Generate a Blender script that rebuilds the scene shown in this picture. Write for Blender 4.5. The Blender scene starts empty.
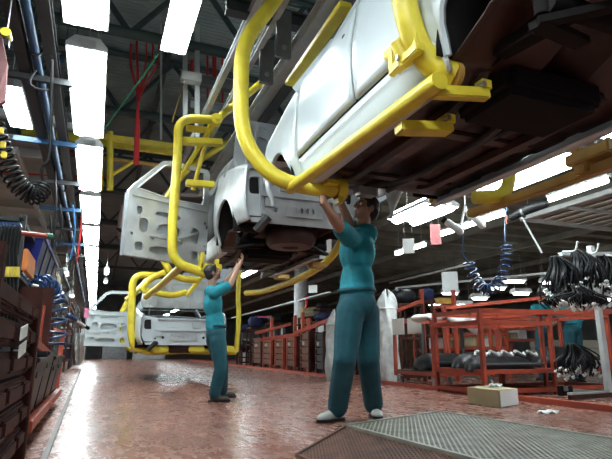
import bpy, bmesh, math, random
from mathutils import Vector, Matrix, Euler
random.seed(7)
V = Vector
PI = math.pi
COL = bpy.context.scene.collection

# ------------------------------------------------------------------ camera
F, CX, CY, VX, HZ, CH = 520.0, 306.0, 229.5, 94.0, 352.0, 0.55
pitch = math.atan((HZ - CY) / F)
yaw = math.atan((CX - VX) / math.hypot(F, HZ - CY))
fh = V((math.sin(yaw), math.cos(yaw), 0)); c_r = V((math.cos(yaw), -math.sin(yaw), 0))
c_f = fh * math.cos(pitch) + V((0, 0, 1)) * math.sin(pitch)
c_u = V((0, 0, 1)) * math.cos(pitch) - fh * math.sin(pitch)
C0 = V((0, 0, CH))


def at(x, y, X=None, Y=None, Z=None):
    """the place on the plane X=, Y= or Z= that the photo shows at (x, y)"""
    r = c_f * F + c_r * (x - CX) - c_u * (y - CY)
    t = X / r.x if X is not None else (Y / r.y if Y is not None else (Z - CH) / r.z)
    return C0 + r * t


cam = bpy.data.cameras.new('camera'); cam.sensor_width = 36; cam.lens = F / 612 * 36; cam.clip_start = 0.05
co = bpy.data.objects.new('camera', cam); COL.objects.link(co)
m = Matrix.Identity(4)
for i, a in enumerate((c_r, c_u, -c_f)):
    m[0][i], m[1][i], m[2][i] = a
m.translation = C0
co.matrix_world = m
bpy.context.scene.camera = co


# ------------------------------------------------------------------ materials
def mat(name, col, rough=0.5, metal=0.0, col2=None, scale=6.0, bump=0.0, stretch=(1, 1, 1), spec=0.5, fac=(0.35, 0.7), coat=0.0):
    mt = bpy.data.materials.new(name); mt.use_nodes = True
    nt = mt.node_tree; N = nt.nodes; L = nt.links
    b = N['Principled BSDF']
    b.inputs['Roughness'].default_value = rough; b.inputs['Metallic'].default_value = metal
    b.inputs['Specular IOR Level'].default_value = spec
    b.inputs['Coat Weight'].default_value = coat
    tc = N.new('ShaderNodeTexCoord'); mp = N.new('ShaderNodeMapping'); mp.inputs['Scale'].default_value = stretch
    nz = N.new('ShaderNodeTexNoise'); nz.inputs['Scale'].default_value = scale; nz.inputs['Detail'].default_value = 5
    L.new(tc.outputs['Object'], mp.inputs[0]); L.new(mp.outputs[0], nz.inputs['Vector'])
    rp = N.new('ShaderNodeValToRGB')
    c2 = col2 or tuple(c * 0.8 for c in col)
    rp.color_ramp.elements[0].position = fac[0]; rp.color_ramp.elements[1].position = fac[1]
    rp.color_ramp.elements[0].color = (*c2, 1); rp.color_ramp.elements[1].color = (*col, 1)
    L.new(nz.outputs[0], rp.inputs[0]); L.new(rp.outputs[0], b.inputs['Base Color'])
    if bump:
        bp = N.new('ShaderNodeBump'); bp.inputs['Strength'].default_value = bump; bp.inputs['Distance'].default_value = 0.02
        L.new(nz.outputs[0], bp.inputs['Height']); L.new(bp.outputs[0], b.inputs['Normal'])
    return mt


def emit(name, col, st):
    mt = bpy.data.materials.new(name); mt.use_nodes = True
    b = mt.node_tree.nodes['Principled BSDF']
    b.inputs['Base Color'].default_value = (0.9, 0.9, 0.9, 1)
    b.inputs['Emission Color'].default_value = (*col, 1); b.inputs['Emission Strength'].default_value = st
    return mt


M = dict(
    white=mat('white_paint', (0.62, 0.68, 0.70), 0.30, col2=(0.57, 0.64, 0.665), scale=1.5, coat=0.25),
    silver=mat('bare_grey_primer', (0.60, 0.63, 0.64), 0.35, 0.25, col2=(0.45, 0.47, 0.48), scale=5),
    under=mat('brown_underseal', (0.075, 0.030, 0.022), 0.38, col2=(0.022, 0.012, 0.011), scale=3, bump=0.2),
    arch=mat('black_wheel_housing', (0.016, 0.014, 0.014), 0.85, scale=8, spec=0.15),
    dark=mat('gap_shade_black', (0.008, 0.009, 0.01), 0.7),  # black put in as the shade of door gaps, handle holes and lamp openings
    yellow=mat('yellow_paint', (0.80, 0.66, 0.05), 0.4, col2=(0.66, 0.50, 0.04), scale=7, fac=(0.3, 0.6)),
    ochre=mat('shaded_grimy_yellow_paint', (0.58, 0.36, 0.07), 0.5, col2=(0.38, 0.21, 0.05), scale=5),  # grimy yellow, darkened to carry the shade on hanger beam and tube end
    steel=mat('steel', (0.45, 0.45, 0.44), 0.35, 0.7),
    pale=mat('pale_grey_paint', (0.55, 0.57, 0.56), 0.5, col2=(0.42, 0.44, 0.43), scale=4),
    grey=mat('grey_paint', (0.20, 0.21, 0.21), 0.55, col2=(0.13, 0.14, 0.14), scale=4),
    dgrey=mat('dark_grey_steel', (0.055, 0.06, 0.062), 0.55, 0.2, scale=4),
    teal_steel=mat('green_grey_steel', (0.055, 0.085, 0.085), 0.55, 0.2, scale=3),
    blue=mat('blue_pipe_paint', (0.03, 0.10, 0.22), 0.35, scale=3),
    bluehose=mat('blue_hose', (0.012, 0.05, 0.15), 0.28),
    bluebin=mat('blue_plastic', (0.008, 0.018, 0.22), 0.4),
    navy=mat('navy_cloth', (0.012, 0.02, 0.07), 0.9, bump=0.4, scale=14),
    black=mat('black_plastic', (0.010, 0.011, 0.013), 0.42, scale=5, spec=0.3),
    rubber=mat('black_rubber', (0.007, 0.007, 0.008), 0.5, spec=0.25),
    red=mat('orange_red_paint', (0.42, 0.060, 0.022), 0.45, col2=(0.27, 0.040, 0.02), scale=6),
    redcable=mat('red_cable', (0.55, 0.03, 0.03), 0.45),
    brown=mat('red_brown_steel', (0.075, 0.022, 0.015), 0.75, col2=(0.038, 0.013, 0.010), scale=7, spec=0.2),
    crate=mat('brown_slats', (0.24, 0.11, 0.06), 0.6, col2=(0.15, 0.065, 0.04), scale=9),
    card=mat('cardboard', (0.40, 0.33, 0.19), 0.85, col2=(0.34, 0.27, 0.15), scale=5),
    cardlt=mat('pale_cardboard', (0.50, 0.46, 0.36), 0.85, scale=5),
    paper=mat('white_paper', (0.75, 0.76, 0.74), 0.8, col2=(0.66, 0.68, 0.66), scale=5),
    pink=mat('pink_card', (0.72, 0.26, 0.26), 0.6),
    cloth=mat('white_cloth', (0.72, 0.70, 0.68), 0.9, col2=(0.55, 0.52, 0.50), scale=9, bump=0.5),
    film=mat('white_plastic_film', (0.66, 0.68, 0.67), 0.4, col2=(0.45, 0.47, 0.46), scale=8, bump=0.6),
    greyfilm=mat('grey_plastic_film', (0.40, 0.40, 0.37), 0.35, col2=(0.25, 0.25, 0.23), scale=11, bump=0.6),
    fixture=mat('white_enamel', (0.80, 0.82, 0.82), 0.4),
    shirt=mat('teal_shirt_cloth', (0.012, 0.27, 0.33), 0.85, col2=(0.01, 0.20, 0.25), scale=12, bump=0.5),
    trousers=mat('dark_teal_trouser_cloth', (0.008, 0.085, 0.11), 0.85, col2=(0.006, 0.06, 0.08), scale=10, bump=0.6),
    skin=mat('skin', (0.46, 0.27, 0.19), 0.5, col2=(0.40, 0.22, 0.15), scale=8),
    hair=mat('dark_hair', (0.02, 0.015, 0.014), 0.6, scale=30, bump=0.6),
    eye=mat('eye_white', (0.75, 0.73, 0.7), 0.3),
    lip=mat('lips', (0.36, 0.14, 0.11), 0.5),
    shoe=mat('grey_shoe_leather', (0.42, 0.43, 0.40), 0.6, scale=10),
    shoed=mat('brown_shoe_leather', (0.05, 0.04, 0.035), 0.55, scale=10),
    grate=mat('green_grey_galvanised', (0.24, 0.235, 0.19), 0.5, 0.3, col2=(0.15, 0.145, 0.115), scale=9),
    holeshade=mat('mesh_hole_shade', (0.015, 0.012, 0.01), 0.6, scale=5),  # shade in the mesh holes, put into the colour of a sheet below
    brownmesh=mat('shaded_brown_mesh', (0.15, 0.065, 0.04), 0.65, 0.2, col2=(0.06, 0.03, 0.022), scale=9),  # brown carries the shade on the ramp side of the mesh
    purple=mat('yellow_fitting', (0.8, 0.6, 0.05), 0.4),
    kerb=mat('red_kerb_paint', (0.50, 0.085, 0.04), 0.5, col2=(0.36, 0.06, 0.035), scale=4),
    green=mat('green_cord', (0.02, 0.16, 0.08), 0.5),
    tube=emit('fluorescent_tube', (0.86, 0.97, 1.0), 16.0),
    tubefar=emit('far_fluorescent_tube', (0.95, 1.0, 0.97), 3.0),
)


def floor_mat():
    mt = bpy.data.materials.new('red_sealed_concrete'); mt.use_nodes = True
    nt = mt.node_tree; N = nt.nodes; L = nt.links; b = N['Principled BSDF']; b.inputs['Specular IOR Level'].default_value = 0.17
    tc = N.new('ShaderNodeTexCoord')

    def noise(scale, st, det=6):
        mp = N.new('ShaderNodeMapping'); mp.inputs['Scale'].default_value = st
        L.new(tc.outputs['Object'], mp.inputs[0])
        n = N.new('ShaderNodeTexNoise'); n.inputs['Scale'].default_value = scale; n.inputs['Detail'].default_value = det
        n.inputs['Roughness'].default_value = 0.65
        L.new(mp.outputs[0], n.inputs['Vector']); return n

    def ramp(src, stops):
        r = N.new('ShaderNodeValToRGB')
        while len(r.color_ramp.elements) < len(stops): r.color_ramp.elements.new(0.5)
        for e, (p, c) in zip(r.color_ramp.elements, stops):
            e.position = p; e.color = (*c, 1) if len(c) == 3 else c
        L.new(src, r.inputs[0]); return r
    n1 = noise(1.1, (1.6, 0.8, 1)); n2 = noise(5, (3, 1.2, 1)); n3 = noise(26, (1, 1, 1), 3)
    base = ramp(n1.outputs[0], [(0.34, (0.150, 0.064, 0.046)), (0.5, (0.215, 0.092, 0.067)), (0.66, (0.265, 0.120, 0.090))])
    worn = ramp(n2.outputs[0], [(0.42, (0, 0, 0)), (0.66, (1, 1, 1))])
    mx = N.new('ShaderNodeMix'); mx.data_type = 'RGBA'
    mul = N.new('ShaderNodeMath'); mul.operation = 'MULTIPLY'; mul.inputs[1].default_value = 0.35
    L.new(worn.outputs[0], mul.inputs[0]); L.new(mul.outputs[0], mx.inputs[0])
    L.new(base.outputs[0], mx.inputs[6]); mx.inputs[7].default_value = (0.25, 0.165, 0.130, 1)
    sp = ramp(n3.outputs[0], [(0.25, (0.88, 0.86, 0.84)), (0.5, (1, 1, 1))])
    mm = N.new('ShaderNodeMix'); mm.data_type = 'RGBA'; mm.blend_type = 'MULTIPLY'; mm.inputs[0].default_value = 1
    L.new(mx.outputs[2], mm.inputs[6]); L.new(sp.outputs[0], mm.inputs[7])
    L.new(mm.outputs[2], b.inputs['Base Color'])
    rr = ramp(n2.outputs[0], [(0.3, (0.21, 0.21, 0.21)), (0.7, (0.33, 0.33, 0.33))])
    L.new(rr.outputs[0], b.inputs['Roughness'])
    bp = N.new('ShaderNodeBump'); bp.inputs['Strength'].default_value = 0.04; bp.inputs['Distance'].default_value = 0.01
    L.new(n2.outputs[0], bp.inputs['Height']); L.new(bp.outputs[0], b.inputs['Normal'])
    return mt


def ribbed(name, col, col2, freq, axis, rough=0.6):
    """profiled metal sheet: ribs across one axis, as bump and a slightly different tone in the troughs"""
    mt = bpy.data.materials.new(name); mt.use_nodes = True
    nt = mt.node_tree; N = nt.nodes; L = nt.links; b = N['Principled BSDF']
    b.inputs['Roughness'].default_value = rough
    tc = N.new('ShaderNodeTexCoord'); w = N.new('ShaderNodeTexWave'); w.bands_direction = axis
    w.inputs['Scale'].default_value = freq; w.inputs['Distortion'].default_value = 0
    L.new(tc.outputs['Object'], w.inputs['Vector'])
    nz = N.new('ShaderNodeTexNoise'); nz.inputs['Scale'].default_value = 1.2; L.new(tc.outputs['Object'], nz.inputs['Vector'])
    r = N.new('ShaderNodeValToRGB'); r.color_ramp.elements[0].color = (*col2, 1); r.color_ramp.elements[1].color = (*col, 1)
    r.color_ramp.elements[0].position = 0.3; r.color_ramp.elements[1].position = 0.7
    L.new(nz.outputs[0], r.inputs[0]); L.new(r.outputs[0], b.inputs['Base Color'])
    bp = N.new('ShaderNodeBump'); bp.inputs['Strength'].default_value = 0.8; bp.inputs['Distance'].default_value = 0.04
    L.new(w.outputs[0], bp.inputs['Height']); L.new(bp.outputs[0], b.inputs['Normal'])
    return mt


# ------------------------------------------------------------------ mesh collector
def wloc(o):
    p = V((0, 0, 0))
    while o is not None:
        p += o.location; o = o.parent
    return p


def lerp_tab(tab, x):
    if x <= tab[0][0]: return tab[0][1]
    for (a, b), (c, d) in zip(tab, tab[1:]):
        if x <= c:
            t = (x - a) / (c - a); return b + (d - b) * t
    return tab[-1][1]


class MB:
    def __init__(s): s.v = []; s.f = []

    def add(s, vs, fs):
        n = len(s.v); s.v += [V(v) for v in vs]; s.f += [tuple(i + n for i in f) for f in fs]; return s

    def box(s, c, size, rot=None):
        hx, hy, hz = (d / 2 for d in size); c = V(c)
        vs = [V((x, y, z)) for x in (-hx, hx) for y in (-hy, hy) for z in (-hz, hz)]
        if rot: R = Euler(rot).to_matrix(); vs = [R @ v for v in vs]
        return s.add([c + v for v in vs], [(0, 1, 3, 2), (4, 6, 7, 5), (0, 4, 5, 1), (2, 3, 7, 6), (0, 2, 6, 4), (1, 5, 7, 3)])

    def bar(s, a, b, w, h=None, up=(0, 0, 1)):
        a = V(a); b = V(b); h = h or w; d = (b - a).normalized(); u = V(up)
        if abs(d.dot(u)) > 0.98: u = V((0, 1, 0)) if abs(d.y) < 0.9 else V((1, 0, 0))
        r = d.cross(u).normalized() * (w / 2); u = r.cross(d).normalized() * (h / 2)
        vs = [p + i * r + j * u for p in (a, b) for i, j in ((-1, -1), (1, -1), (1, 1), (-1, 1))]
        return s.add(vs, [(3, 2, 1, 0), (4, 5, 6, 7), (0, 1, 5, 4), (1, 2, 6, 5), (2, 3, 7, 6), (3, 0, 4, 7)])

    def tube(s, pts, r, seg=10, cap=True):
        pts = [V(p) for p in pts]; n = len(pts)
        rs = r if isinstance(r, (list, tuple)) else [r] * n
        tang = [(pts[min(i + 1, n - 1)] - pts[max(i - 1, 0)]).normalized() for i in range(n)]
        u = tang[0].orthogonal().normalized(); vs = []; fs = []
        for i in range(n):
            t = tang[i]; u = (u - t * u.dot(t))
            u = u.normalized() if u.length > 1e-6 else t.orthogonal().normalized()
            w = t.cross(u)
            vs += [pts[i] + (u * math.cos(2 * PI * k / seg) + w * math.sin(2 * PI * k / seg)) * rs[i] for k in range(seg)]
        for i in range(n - 1):
            for k in range(seg):
                k2 = (k + 1) % seg; fs.append((i * seg + k, i * seg + k2, (i + 1) * seg + k2, (i + 1) * seg + k))
        if cap: fs += [tuple(range(seg - 1, -1, -1)), tuple(range((n - 1) * seg, n * seg))]
        return s.add(vs, fs)

    def ell(s, c, r, seg=16, rings=10, rot=None):
        c = V(c); R = (rot if isinstance(rot, Matrix) else Euler(rot).to_matrix()) if rot else Matrix.Identity(3)
        r = (r, r, r) if not isinstance(r, (tuple, list)) else r
        vs = [c + R @ V((0, 0, r[2]))]; fs = []
        for i in range(1, rings):
            a = PI * i / rings
            vs += [c + R @ V((r[0] * math.sin(a) * math.cos(2 * PI * k / seg), r[1] * math.sin(a) * math.sin(2 * PI * k / seg), r[2] * math.cos(a))) for k in range(seg)]
        vs.append(c + R @ V((0, 0, -r[2])))
        for k in range(seg):
            k2 = (k + 1) % seg; fs.append((0, 1 + k, 1 + k2))
            for i in range(rings - 2):
                a = 1 + i * seg; fs.append((a + k, a + seg + k, a + seg + k2, a + k2))
            a = 1 + (rings - 2) * seg; fs.append((a + k, len(vs) - 1, a + k2))
        return s.add(vs, fs)

    def cap(s, pts, rs, seg=12):
        """tapered limb with round ends"""
        s.tube(pts, rs, seg)
        for p, r in ((pts[0], rs[0]), (pts[-1], rs[-1])): s.ell(p, r, seg, 8)
        return s

    def grid(s, fn, us, vs_):
        n = len(vs_)
        pts = [V(fn(u, v)) for u in us for v in vs_]
        return s.add(pts, [(i * n + j, (i + 1) * n + j, (i + 1) * n + j + 1, i * n + j + 1) for i in range(len(us) - 1) for j in range(n - 1)])

    def plate(s, outer, holes, thick, frame):
        """flat plate with holes; frame(u, v, w) -> 3D"""
        bm = bmesh.new(); es = []
        for loop in [outer] + list(holes):
            vs = [bm.verts.new((p[0], p[1], 0)) for p in loop]
            es += [bm.edges.new((vs[i], vs[(i + 1) % len(vs)])) for i in range(len(vs))]
        bmesh.ops.triangle_fill(bm, use_beauty=True, edges=es)
        bmesh.ops.recalc_face_normals(bm, faces=bm.faces)
        fs = list(bm.faces)
        r = bmesh.ops.extrude_face_region(bm, geom=fs)
        for g in r['geom']:
            if isinstance(g, bmesh.types.BMVert): g.co.z += thick
        bm.verts.index_update()
        s.add([frame(*v.co) for v in bm.verts], [tuple(v.index for v in f.verts) for f in bm.faces])
        bm.free(); return s

    def build(s, name, material, parent=None, smooth=True, solid=0, remesh=0, bevel=0, smooth_it=0, fix=True):
        off = wloc(parent)
        loc = V((0, 0, 0))
        if parent is None:
            lo = [min(v[i] for v in s.v) for i in range(3)]; hi = [max(v[i] for v in s.v) for i in range(3)]
            loc = V(((lo[0] + hi[0]) / 2, (lo[1] + hi[1]) / 2, lo[2])); off = loc
        me = bpy.data.meshes.new(name)
        me.from_pydata([v - off for v in s.v], [], s.f); me.update()
        bm = bmesh.new(); bm.from_mesh(me)
        if fix: bmesh.ops.recalc_face_normals(bm, faces=bm.faces)
        if bevel: bmesh.ops.bevel(bm, geom=[e for e in bm.edges if e.is_manifold and e.calc_face_angle(0) > 0.6], offset=bevel, segments=2, affect='EDGES', clamp_overlap=True)
        bm.to_mesh(me); bm.free()
        o = bpy.data.objects.new(name, me); COL.objects.link(o); o.location = loc
        if remesh:
            md = o.modifiers.new('r', 'REMESH'); md.mode = 'VOXEL'; md.voxel_size = remesh
            if smooth_it: sm = o.modifiers.new('s', 'SMOOTH'); sm.iterations = smooth_it; sm.factor = 0.5
            dg = bpy.context.evaluated_depsgraph_get(); dg.update()
            me2 = bpy.data.meshes.new_from_object(o.evaluated_get(dg)); o.modifiers.clear()
            o.data = me2; me2.name = name; bpy.data.meshes.remove(me); me = me2
        if solid:
            md = o.modifiers.new('solid', 'SOLIDIFY'); md.thickness = solid; md.offset = 0
        me.materials.clear(); me.materials.append(M[material] if isinstance(material, str) else material)
        if smooth:
            me.polygons.foreach_set('use_smooth', [True] * len(me.polygons))
            if not remesh: me.set_sharp_from_angle(angle=math.radians(38))
        if parent is not None: o.parent = parent
        return o


def tag(o, label, cat, group=None, kind=None):
    if label: o['label'] = label
    if cat: o['category'] = cat
    if group: o['group'] = group
    if kind: o['kind'] = kind
    return o


def thing(name, label, cat, loc=(0, 0, 0), group=None):
    o = bpy.data.objects.new(name, None); COL.objects.link(o); o.location = loc; o.empty_display_size = 0.1
    return tag(o, label, cat, group)


def copy_tree(o, loc, label, group=None):
    def rec(a, p):
        c = a.copy(); COL.objects.link(c)
        if p: c.parent = p
        for ch in list(a.children): rec(ch, c)
        return c
    r = rec(o, None); r.location = loc; r['label'] = label
    if group: r['group'] = group
    return r


def struct(name, mb, material, **k):
    o = mb.build(name, material, **k); o['kind'] = 'structure'; return o


def fillet(pts, r, n=7):
    pts = [V(p) for p in pts]; out = [pts[0]]
    for a, b, c in zip(pts, pts[1:], pts[2:]):
        d1 = (a - b); d2 = (c - b); t = min(r, d1.length * 0.49, d2.length * 0.49)
        p1 = b + d1.normalized() * t; p2 = b + d2.normalized() * t
        for i in range(n + 1):
            k = i / n; out.append(p1 * (1 - k) ** 2 + b * 2 * k * (1 - k) + p2 * k * k)
    out.append(pts[-1]); return out


def spline(pts, n=8):
    pts = [V(p) for p in pts]; P = [pts[0]] + pts + [pts[-1]]; out = []
    for i in range(len(pts) - 1):
        a, b, c, d = P[i:i + 4]
        for k in range(n):
            t = k / n
            out.append(0.5 * ((2 * b) + (c - a) * t + (2 * a - 5 * b + 4 * c - d) * t * t + (3 * b - a - 3 * c + d) * t ** 3))
    out.append(pts[-1]); return out


def coil(pts, R, turns, per=14):
    """helix wound round a path"""
    path = spline(pts, 10); n = int(turns * per); out = []
    u = None
    for i in range(n + 1):
        f = i / n * (len(path) - 1); k = min(int(f), len(path) - 2); p = path[k].lerp(path[k + 1], f - k)
        t = (path[min(k + 2, len(path) - 1)] - path[max(k - 1, 0)]).normalized()
        u = t.orthogonal().normalized() if u is None else (u - t * u.dot(t)).normalized()
        w = t.cross(u); a = 2 * PI * i / per
        r = R(i / n) if callable(R) else R
        out.append(p + (u * math.cos(a) + w * math.sin(a)) * r)
    return out


def oval(cx, cy, rx, ry, n=16, p=2.6):
    o = []
    for i in range(n):
        a = 2 * PI * i / n; c, s_ = math.cos(a), math.sin(a)
        o.append((cx + rx * math.copysign(abs(c) ** (2 / p), c), cy + ry * math.copysign(abs(s_) ** (2 / p), s_)))
    return o


def lin(a, b, n): return [a + (b - a) * i / n for i in range(n + 1)]

# ------------------------------------------------------------------ setting
struct('floor', MB().box((9, 24, -0.05), (34, 56, 0.1)), floor_mat(), smooth=False)
roofm = ribbed('profiled_roof_sheet', (0.30, 0.40, 0.40), (0.20, 0.28, 0.28), 3.0, 'Y')
struct('ceiling', MB().box((-1, 24, 6.6), (14, 56, 0.1)), roofm, smooth=False)
mezz = MB()                                                     # underside of the lower deck on the right
mezz.box((16.0, 24, 3.85), (20.4, 56, 0.08))
for k in range(56): mezz.box((16.0, 2.0 + k * 0.8, 3.74), (20.4, 0.09, 0.16))
for k in range(7): mezz.box((6.2 + k * 2.6, 24, 3.58), (0.12, 56, 0.16))
struct('ceiling', mezz, mat('mezzanine_steel', (0.27, 0.26, 0.20), 0.6, col2=(0.17, 0.165, 0.13), scale=2), smooth=False)
mz = MB().box((-4.6, 29, 3.55), (7.4, 42, 0.08))
for k in range(26): mz.box((-4.6, 8.3 + k * 1.6, 3.43), (7.4, 0.10, 0.14))
for k in range(4): mz.box((-7.6 + k * 2.1, 29, 3.36), (0.08, 42, 0.1))
struct('ceiling', mz, mat('grey_deck_sheet', (0.50, 0.49, 0.46), 0.6, col2=(0.36, 0.35, 0.33), scale=2), smooth=False)
wm = ribbed('dim_cladding', (0.30, 0.30, 0.28), (0.18, 0.18, 0.17), 2.0, 'X', 0.8)
struct('wall_far', MB().box((9, 51, 3.3), (34, 0.2, 6.7)), wm, smooth=False)
struct('wall_left', MB().box((-7.9, 24, 3.3), (0.2, 56, 6.7)), wm, smooth=False)
struct('wall_right', MB().box((25.9, 24, 3.3), (0.2, 56, 6.7)), wm, smooth=False)
struct('trim_1', MB().bar(at(43, 462, Z=0.01), at(86, 357, Z=0.01), 0.03, 0.02), mat('worn_edge_strip', (0.10, 0.08, 0.07), 0.6), smooth=False)
kn, kf = at(612, 412, Z=0), at(240, 366.5, Z=0)
kd = (kf - kn).normalized()
struct('trim_2', MB().bar(kn - kd * 3 + V((0, 0, .03)), kf + kd * 16 + V((0, 0, .03)), 0.05, 0.06), 'kerb', smooth=False)

# roof trusses
tr_at = [4.6, 7.4, 10.2, 13.0, 15.8, 20.0, 25.0, 31.0]
words_ = ['nearest green grey roof truss, above the two nearest aisle lights', 'second roof truss from the camera, over the red cable bunch',
          'third roof truss from the camera', 'fourth roof truss from the camera', 'fifth roof truss from the camera',
          'sixth roof truss, deep in the hall', 'seventh roof truss, deep in the hall', 'farthest roof truss, at the back of the hall']
for k, y in enumerate(tr_at):
    t = thing('roof_truss', words_[k] + ', dark steel', 'roof truss', (-1, y, 5.2), 'steel roof trusses')
    MB().tube([(-7.5, y, 5.2), (5.8, y, 5.2)], 0.085, 10).build('bottom_chord', 'teal_steel', t)
    MB().tube([(-7.5, y, 6.45), (5.8, y, 6.45)], 0.07, 8).build('top_chord', 'teal_steel', t)
    w = MB(); x = -7.5; up = True
    while x < 5.6:
        w.bar((x, y, 5.2 if up else 6.45), (x + 0.95, y, 6.45 if up else 5.2), 0.07); x += 0.95; up = not up
    w.build('web_bracing', 'teal_steel', t, smooth=False)
for k in range(4):
    x = (-3.0, -1.6, 0.9, 3.4)[k]
    tag(MB().bar((x, 2, 6.48), (x, 46, 6.48), 0.1, 0.14).build('roof_purlin', 'teal_steel', smooth=False),
        ('leftmost dark roof purlin running along the hall', 'dark roof purlin left of the aisle lights', 'dark roof purlin just right of the aisle lights', 'dark roof purlin above the hanging cars')[k], 'purlin', 'roof purlins')

# ------------------------------------------------------------------ fluorescent lights
def light(name, label, a, b, w, group, far=False, hang=0.8, bare=False):
    """trough reflector from a to b, open below, with its tubes, end plates and hanging wires"""
    a = V(a); b = V(b); c = (a + b) / 2
    t = thing(name, label, 'ceiling light', c + V((0, 0, .06)), group)
    d = (b - a).normalized(); r = d.cross(V((0, 0, 1))).normalized()
    up = r.cross(d).normalized()
    if bare: prof = [(-w * .25, .02), (-w * .25, .03), (-w * .25, .05), (w * .25, .05), (w * .25, .03), (w * .25, .02)]
    else: prof = [(-w / 2, -0.02), (-w / 2, 0.02), (-w * .3, 0.10), (w * .3, 0.10), (w / 2, 0.02), (w / 2, -0.02)]
    h = MB()
    h.grid(lambda s_, k: a + (b - a) * s_ + r * prof[k][0] + up * prof[k][1], [0, 1], list(range(6)))
    h.build('reflector', 'fixture', t, smooth=False, solid=0.008)
    for e, s_ in ((a, -1), (b, 1)):
        MB().add([e + r * p[0] + up * p[1] for p in prof], [tuple(range(6))]).build('end_plate', 'pale', t, smooth=False, solid=0.01)
    if not far: MB().bar(a - d * .03 + r * -w * .22 + up * .02, a - d * .03 + r * w * .22 + up * .02, 0.05, 0.05).build('lamp_holder', 'steel', t, smooth=False, bevel=.006)
    for q in ((0,) if far or bare else (-0.27, 0.27)):
        MB().tube([a + d * .04 + r * w * q + up * (-.02 if bare else .01), b - d * .04 + r * w * q + up * (-.02 if bare else .01)], w * (0.3 if far or bare else 0.17), 10).build('tube', 'tubefar' if far else 'tube', t)
    if hang:
        for q in (0.12, 0.88):
            p = a.lerp(b, q) + up * 0.10
            MB().tube([p, p + V((0, 0, hang))], 0.006, 5).build('hanging_wire', 'steel', t)
    return t


names_L = ['aisle light cut by the top edge of the photo', 'large bright aisle light, second in the row, wholly in view', 'third aisle light of the overhead row',
           'fourth aisle light, below the yellow cross beam', 'fifth aisle light of the row', 'sixth aisle light of the row', 'seventh aisle light of the row',
           'eighth aisle light of the row', 'ninth aisle light of the row', 'tenth aisle light of the row', 'eleventh aisle light of the row', 'twelfth aisle light of the row', 'thirteenth aisle light of the row', 'fourteenth aisle light of the row', 'fifteenth aisle light, near the far end', 'sixteenth aisle light, near the far end', 'last aisle light at the far end']
for k in range(17):
    y = 2.15 + 2.42 * k
    light('fluorescent_light', 'white fluorescent trough, ' + names_L[k], (-0.29, y, 3.2), (-0.29, y + 2.08, 3.2), 0.34, 'lights over the aisle', hang=2.0 if k < 5 else .3)
for k in range(2):      # the same row goes on behind the photographer
    y = 2.15 - 2.42 * (k + 1)
    light('fluorescent_light', ('white fluorescent trough of the aisle row just out of view above the camera', 'white fluorescent trough of the aisle row behind the camera')[k], (-0.29, y, 3.2), (-0.29, y + 2.08, 3.2), 0.34, 'lights over the aisle')
p = at(181, 20, Z=4.6); light('fluorescent_light', 'white fluorescent trough high up at the top, right of the aisle row', p + V((0, -.5, 0)), p + V((0, .75, 0)), 0.34, 'upper lights')
p = at(11, 92, Z=3.4); light('fluorescent_light', 'white fluorescent trough at the left edge beyond the overhead pipes', p + V((0, -.2, 0)), p + V((0, 1.0, 0)), 0.26, 'upper lights', hang=2.0)
for k, (a, b, z, w, lb) in enumerate([((394, 219), (452, 205), 2.66, .62, 'just below the underside of the nearest car, above the pink card'),
                                      ((484, 192), (582, 154), 2.75, .46, 'beyond the ochre beam of the nearest hanger'),
                                      ((596, 137), (640, 118), 2.72, .30, 'at the right edge behind the beam bracket')]):
    pa = at(*a, Z=z)
    pb = at(*b, Z=z); x = (pa.x + pb.x) / 2
    light('fluorescent_light', 'long white fluorescent trough ' + lb, (x, pb.y, z), (x, pa.y, z), w, 'lights right of the line', hang=.9)
for k, (a, b, z, lb) in enumerate([((396, 253), (425, 243), 2.7, 'behind the pink and white cards'), ((440, 234), (504, 211), 2.7, 'behind the white balancers'),
                                   ((545, 198), (612, 178), 2.7, 'below the ochre beam at the right edge')]):
    pa = at(*a, Z=z); pb = at(*b, Z=z); x = (pa.x + pb.x) / 2
    light('fluorescent_light', 'slim white fluorescent batten ' + lb, (x, pb.y, z), (x, pa.y, z), 0.14, 'lights right of the line', hang=.9, bare=True)
for k, (x, y) in enumerate(((7.2, -.6), (9.4, .6), (11.6, 2.0), (14.0, 3.4))):  # unseen lamps added to brighten the racks on the right
    light('fluorescent_light', 'unseen fluorescent trough added at the right to brighten the right-hand bays, ' + ('nearest', 'second', 'third', 'farthest')[k], (x, y, 3.3), (x, y + 2, 3.3), .34, 'added lights for the right-hand bays', hang=.3)
for k in range(7):
    y = 11.5 + 4.4 * k
    light('fluorescent_light', 'white fluorescent trough over the stillages, ' + ('nearest', 'second', 'third', 'fourth', 'fifth', 'sixth', 'farthest')[k] + ' of the row beyond the pale column', (4.6, y, 3.15), (4.6, y + 2, 3.15), .3, 'lights over the stillages', hang=.35)
q = 0
for (x, y, l, z) in [(452, 292, 20, 2.5), (500, 287, 20, 2.45), (524, 292, 22, 2.3), (482, 297, 20, 2.25), (550, 291, 18, 2.2), (518, 280, 28, 2.7), (436, 303, 16, 2.25), (466, 304, 18, 2.1), (590, 288, 20, 2.4), (606, 298, 24, 2.05), (550, 281, 16, 2.55), (582, 277, 18, 2.75)]:
    pa = at(x - l / 2, y, Z=z); d = l * pa.y / 520 / 1.05
    light('fluorescent_light', 'small bright far light %s' % (
        'low at the foot of the blue coil,between coil and harness rack,behind the black harness bundle,below the blue coil,left of the harness crown,upper one of the far cluster,left end of the far cluster,beside the white sheet,right of the harness post,at the right edge above the harness,over the middle of the far cluster,upper right of the far cluster').split(',')[q],
        pa, pa + V((d, -.25 * d, 0)), .36, 'far lights on the right', far=True, hang=.7); q += 1

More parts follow.
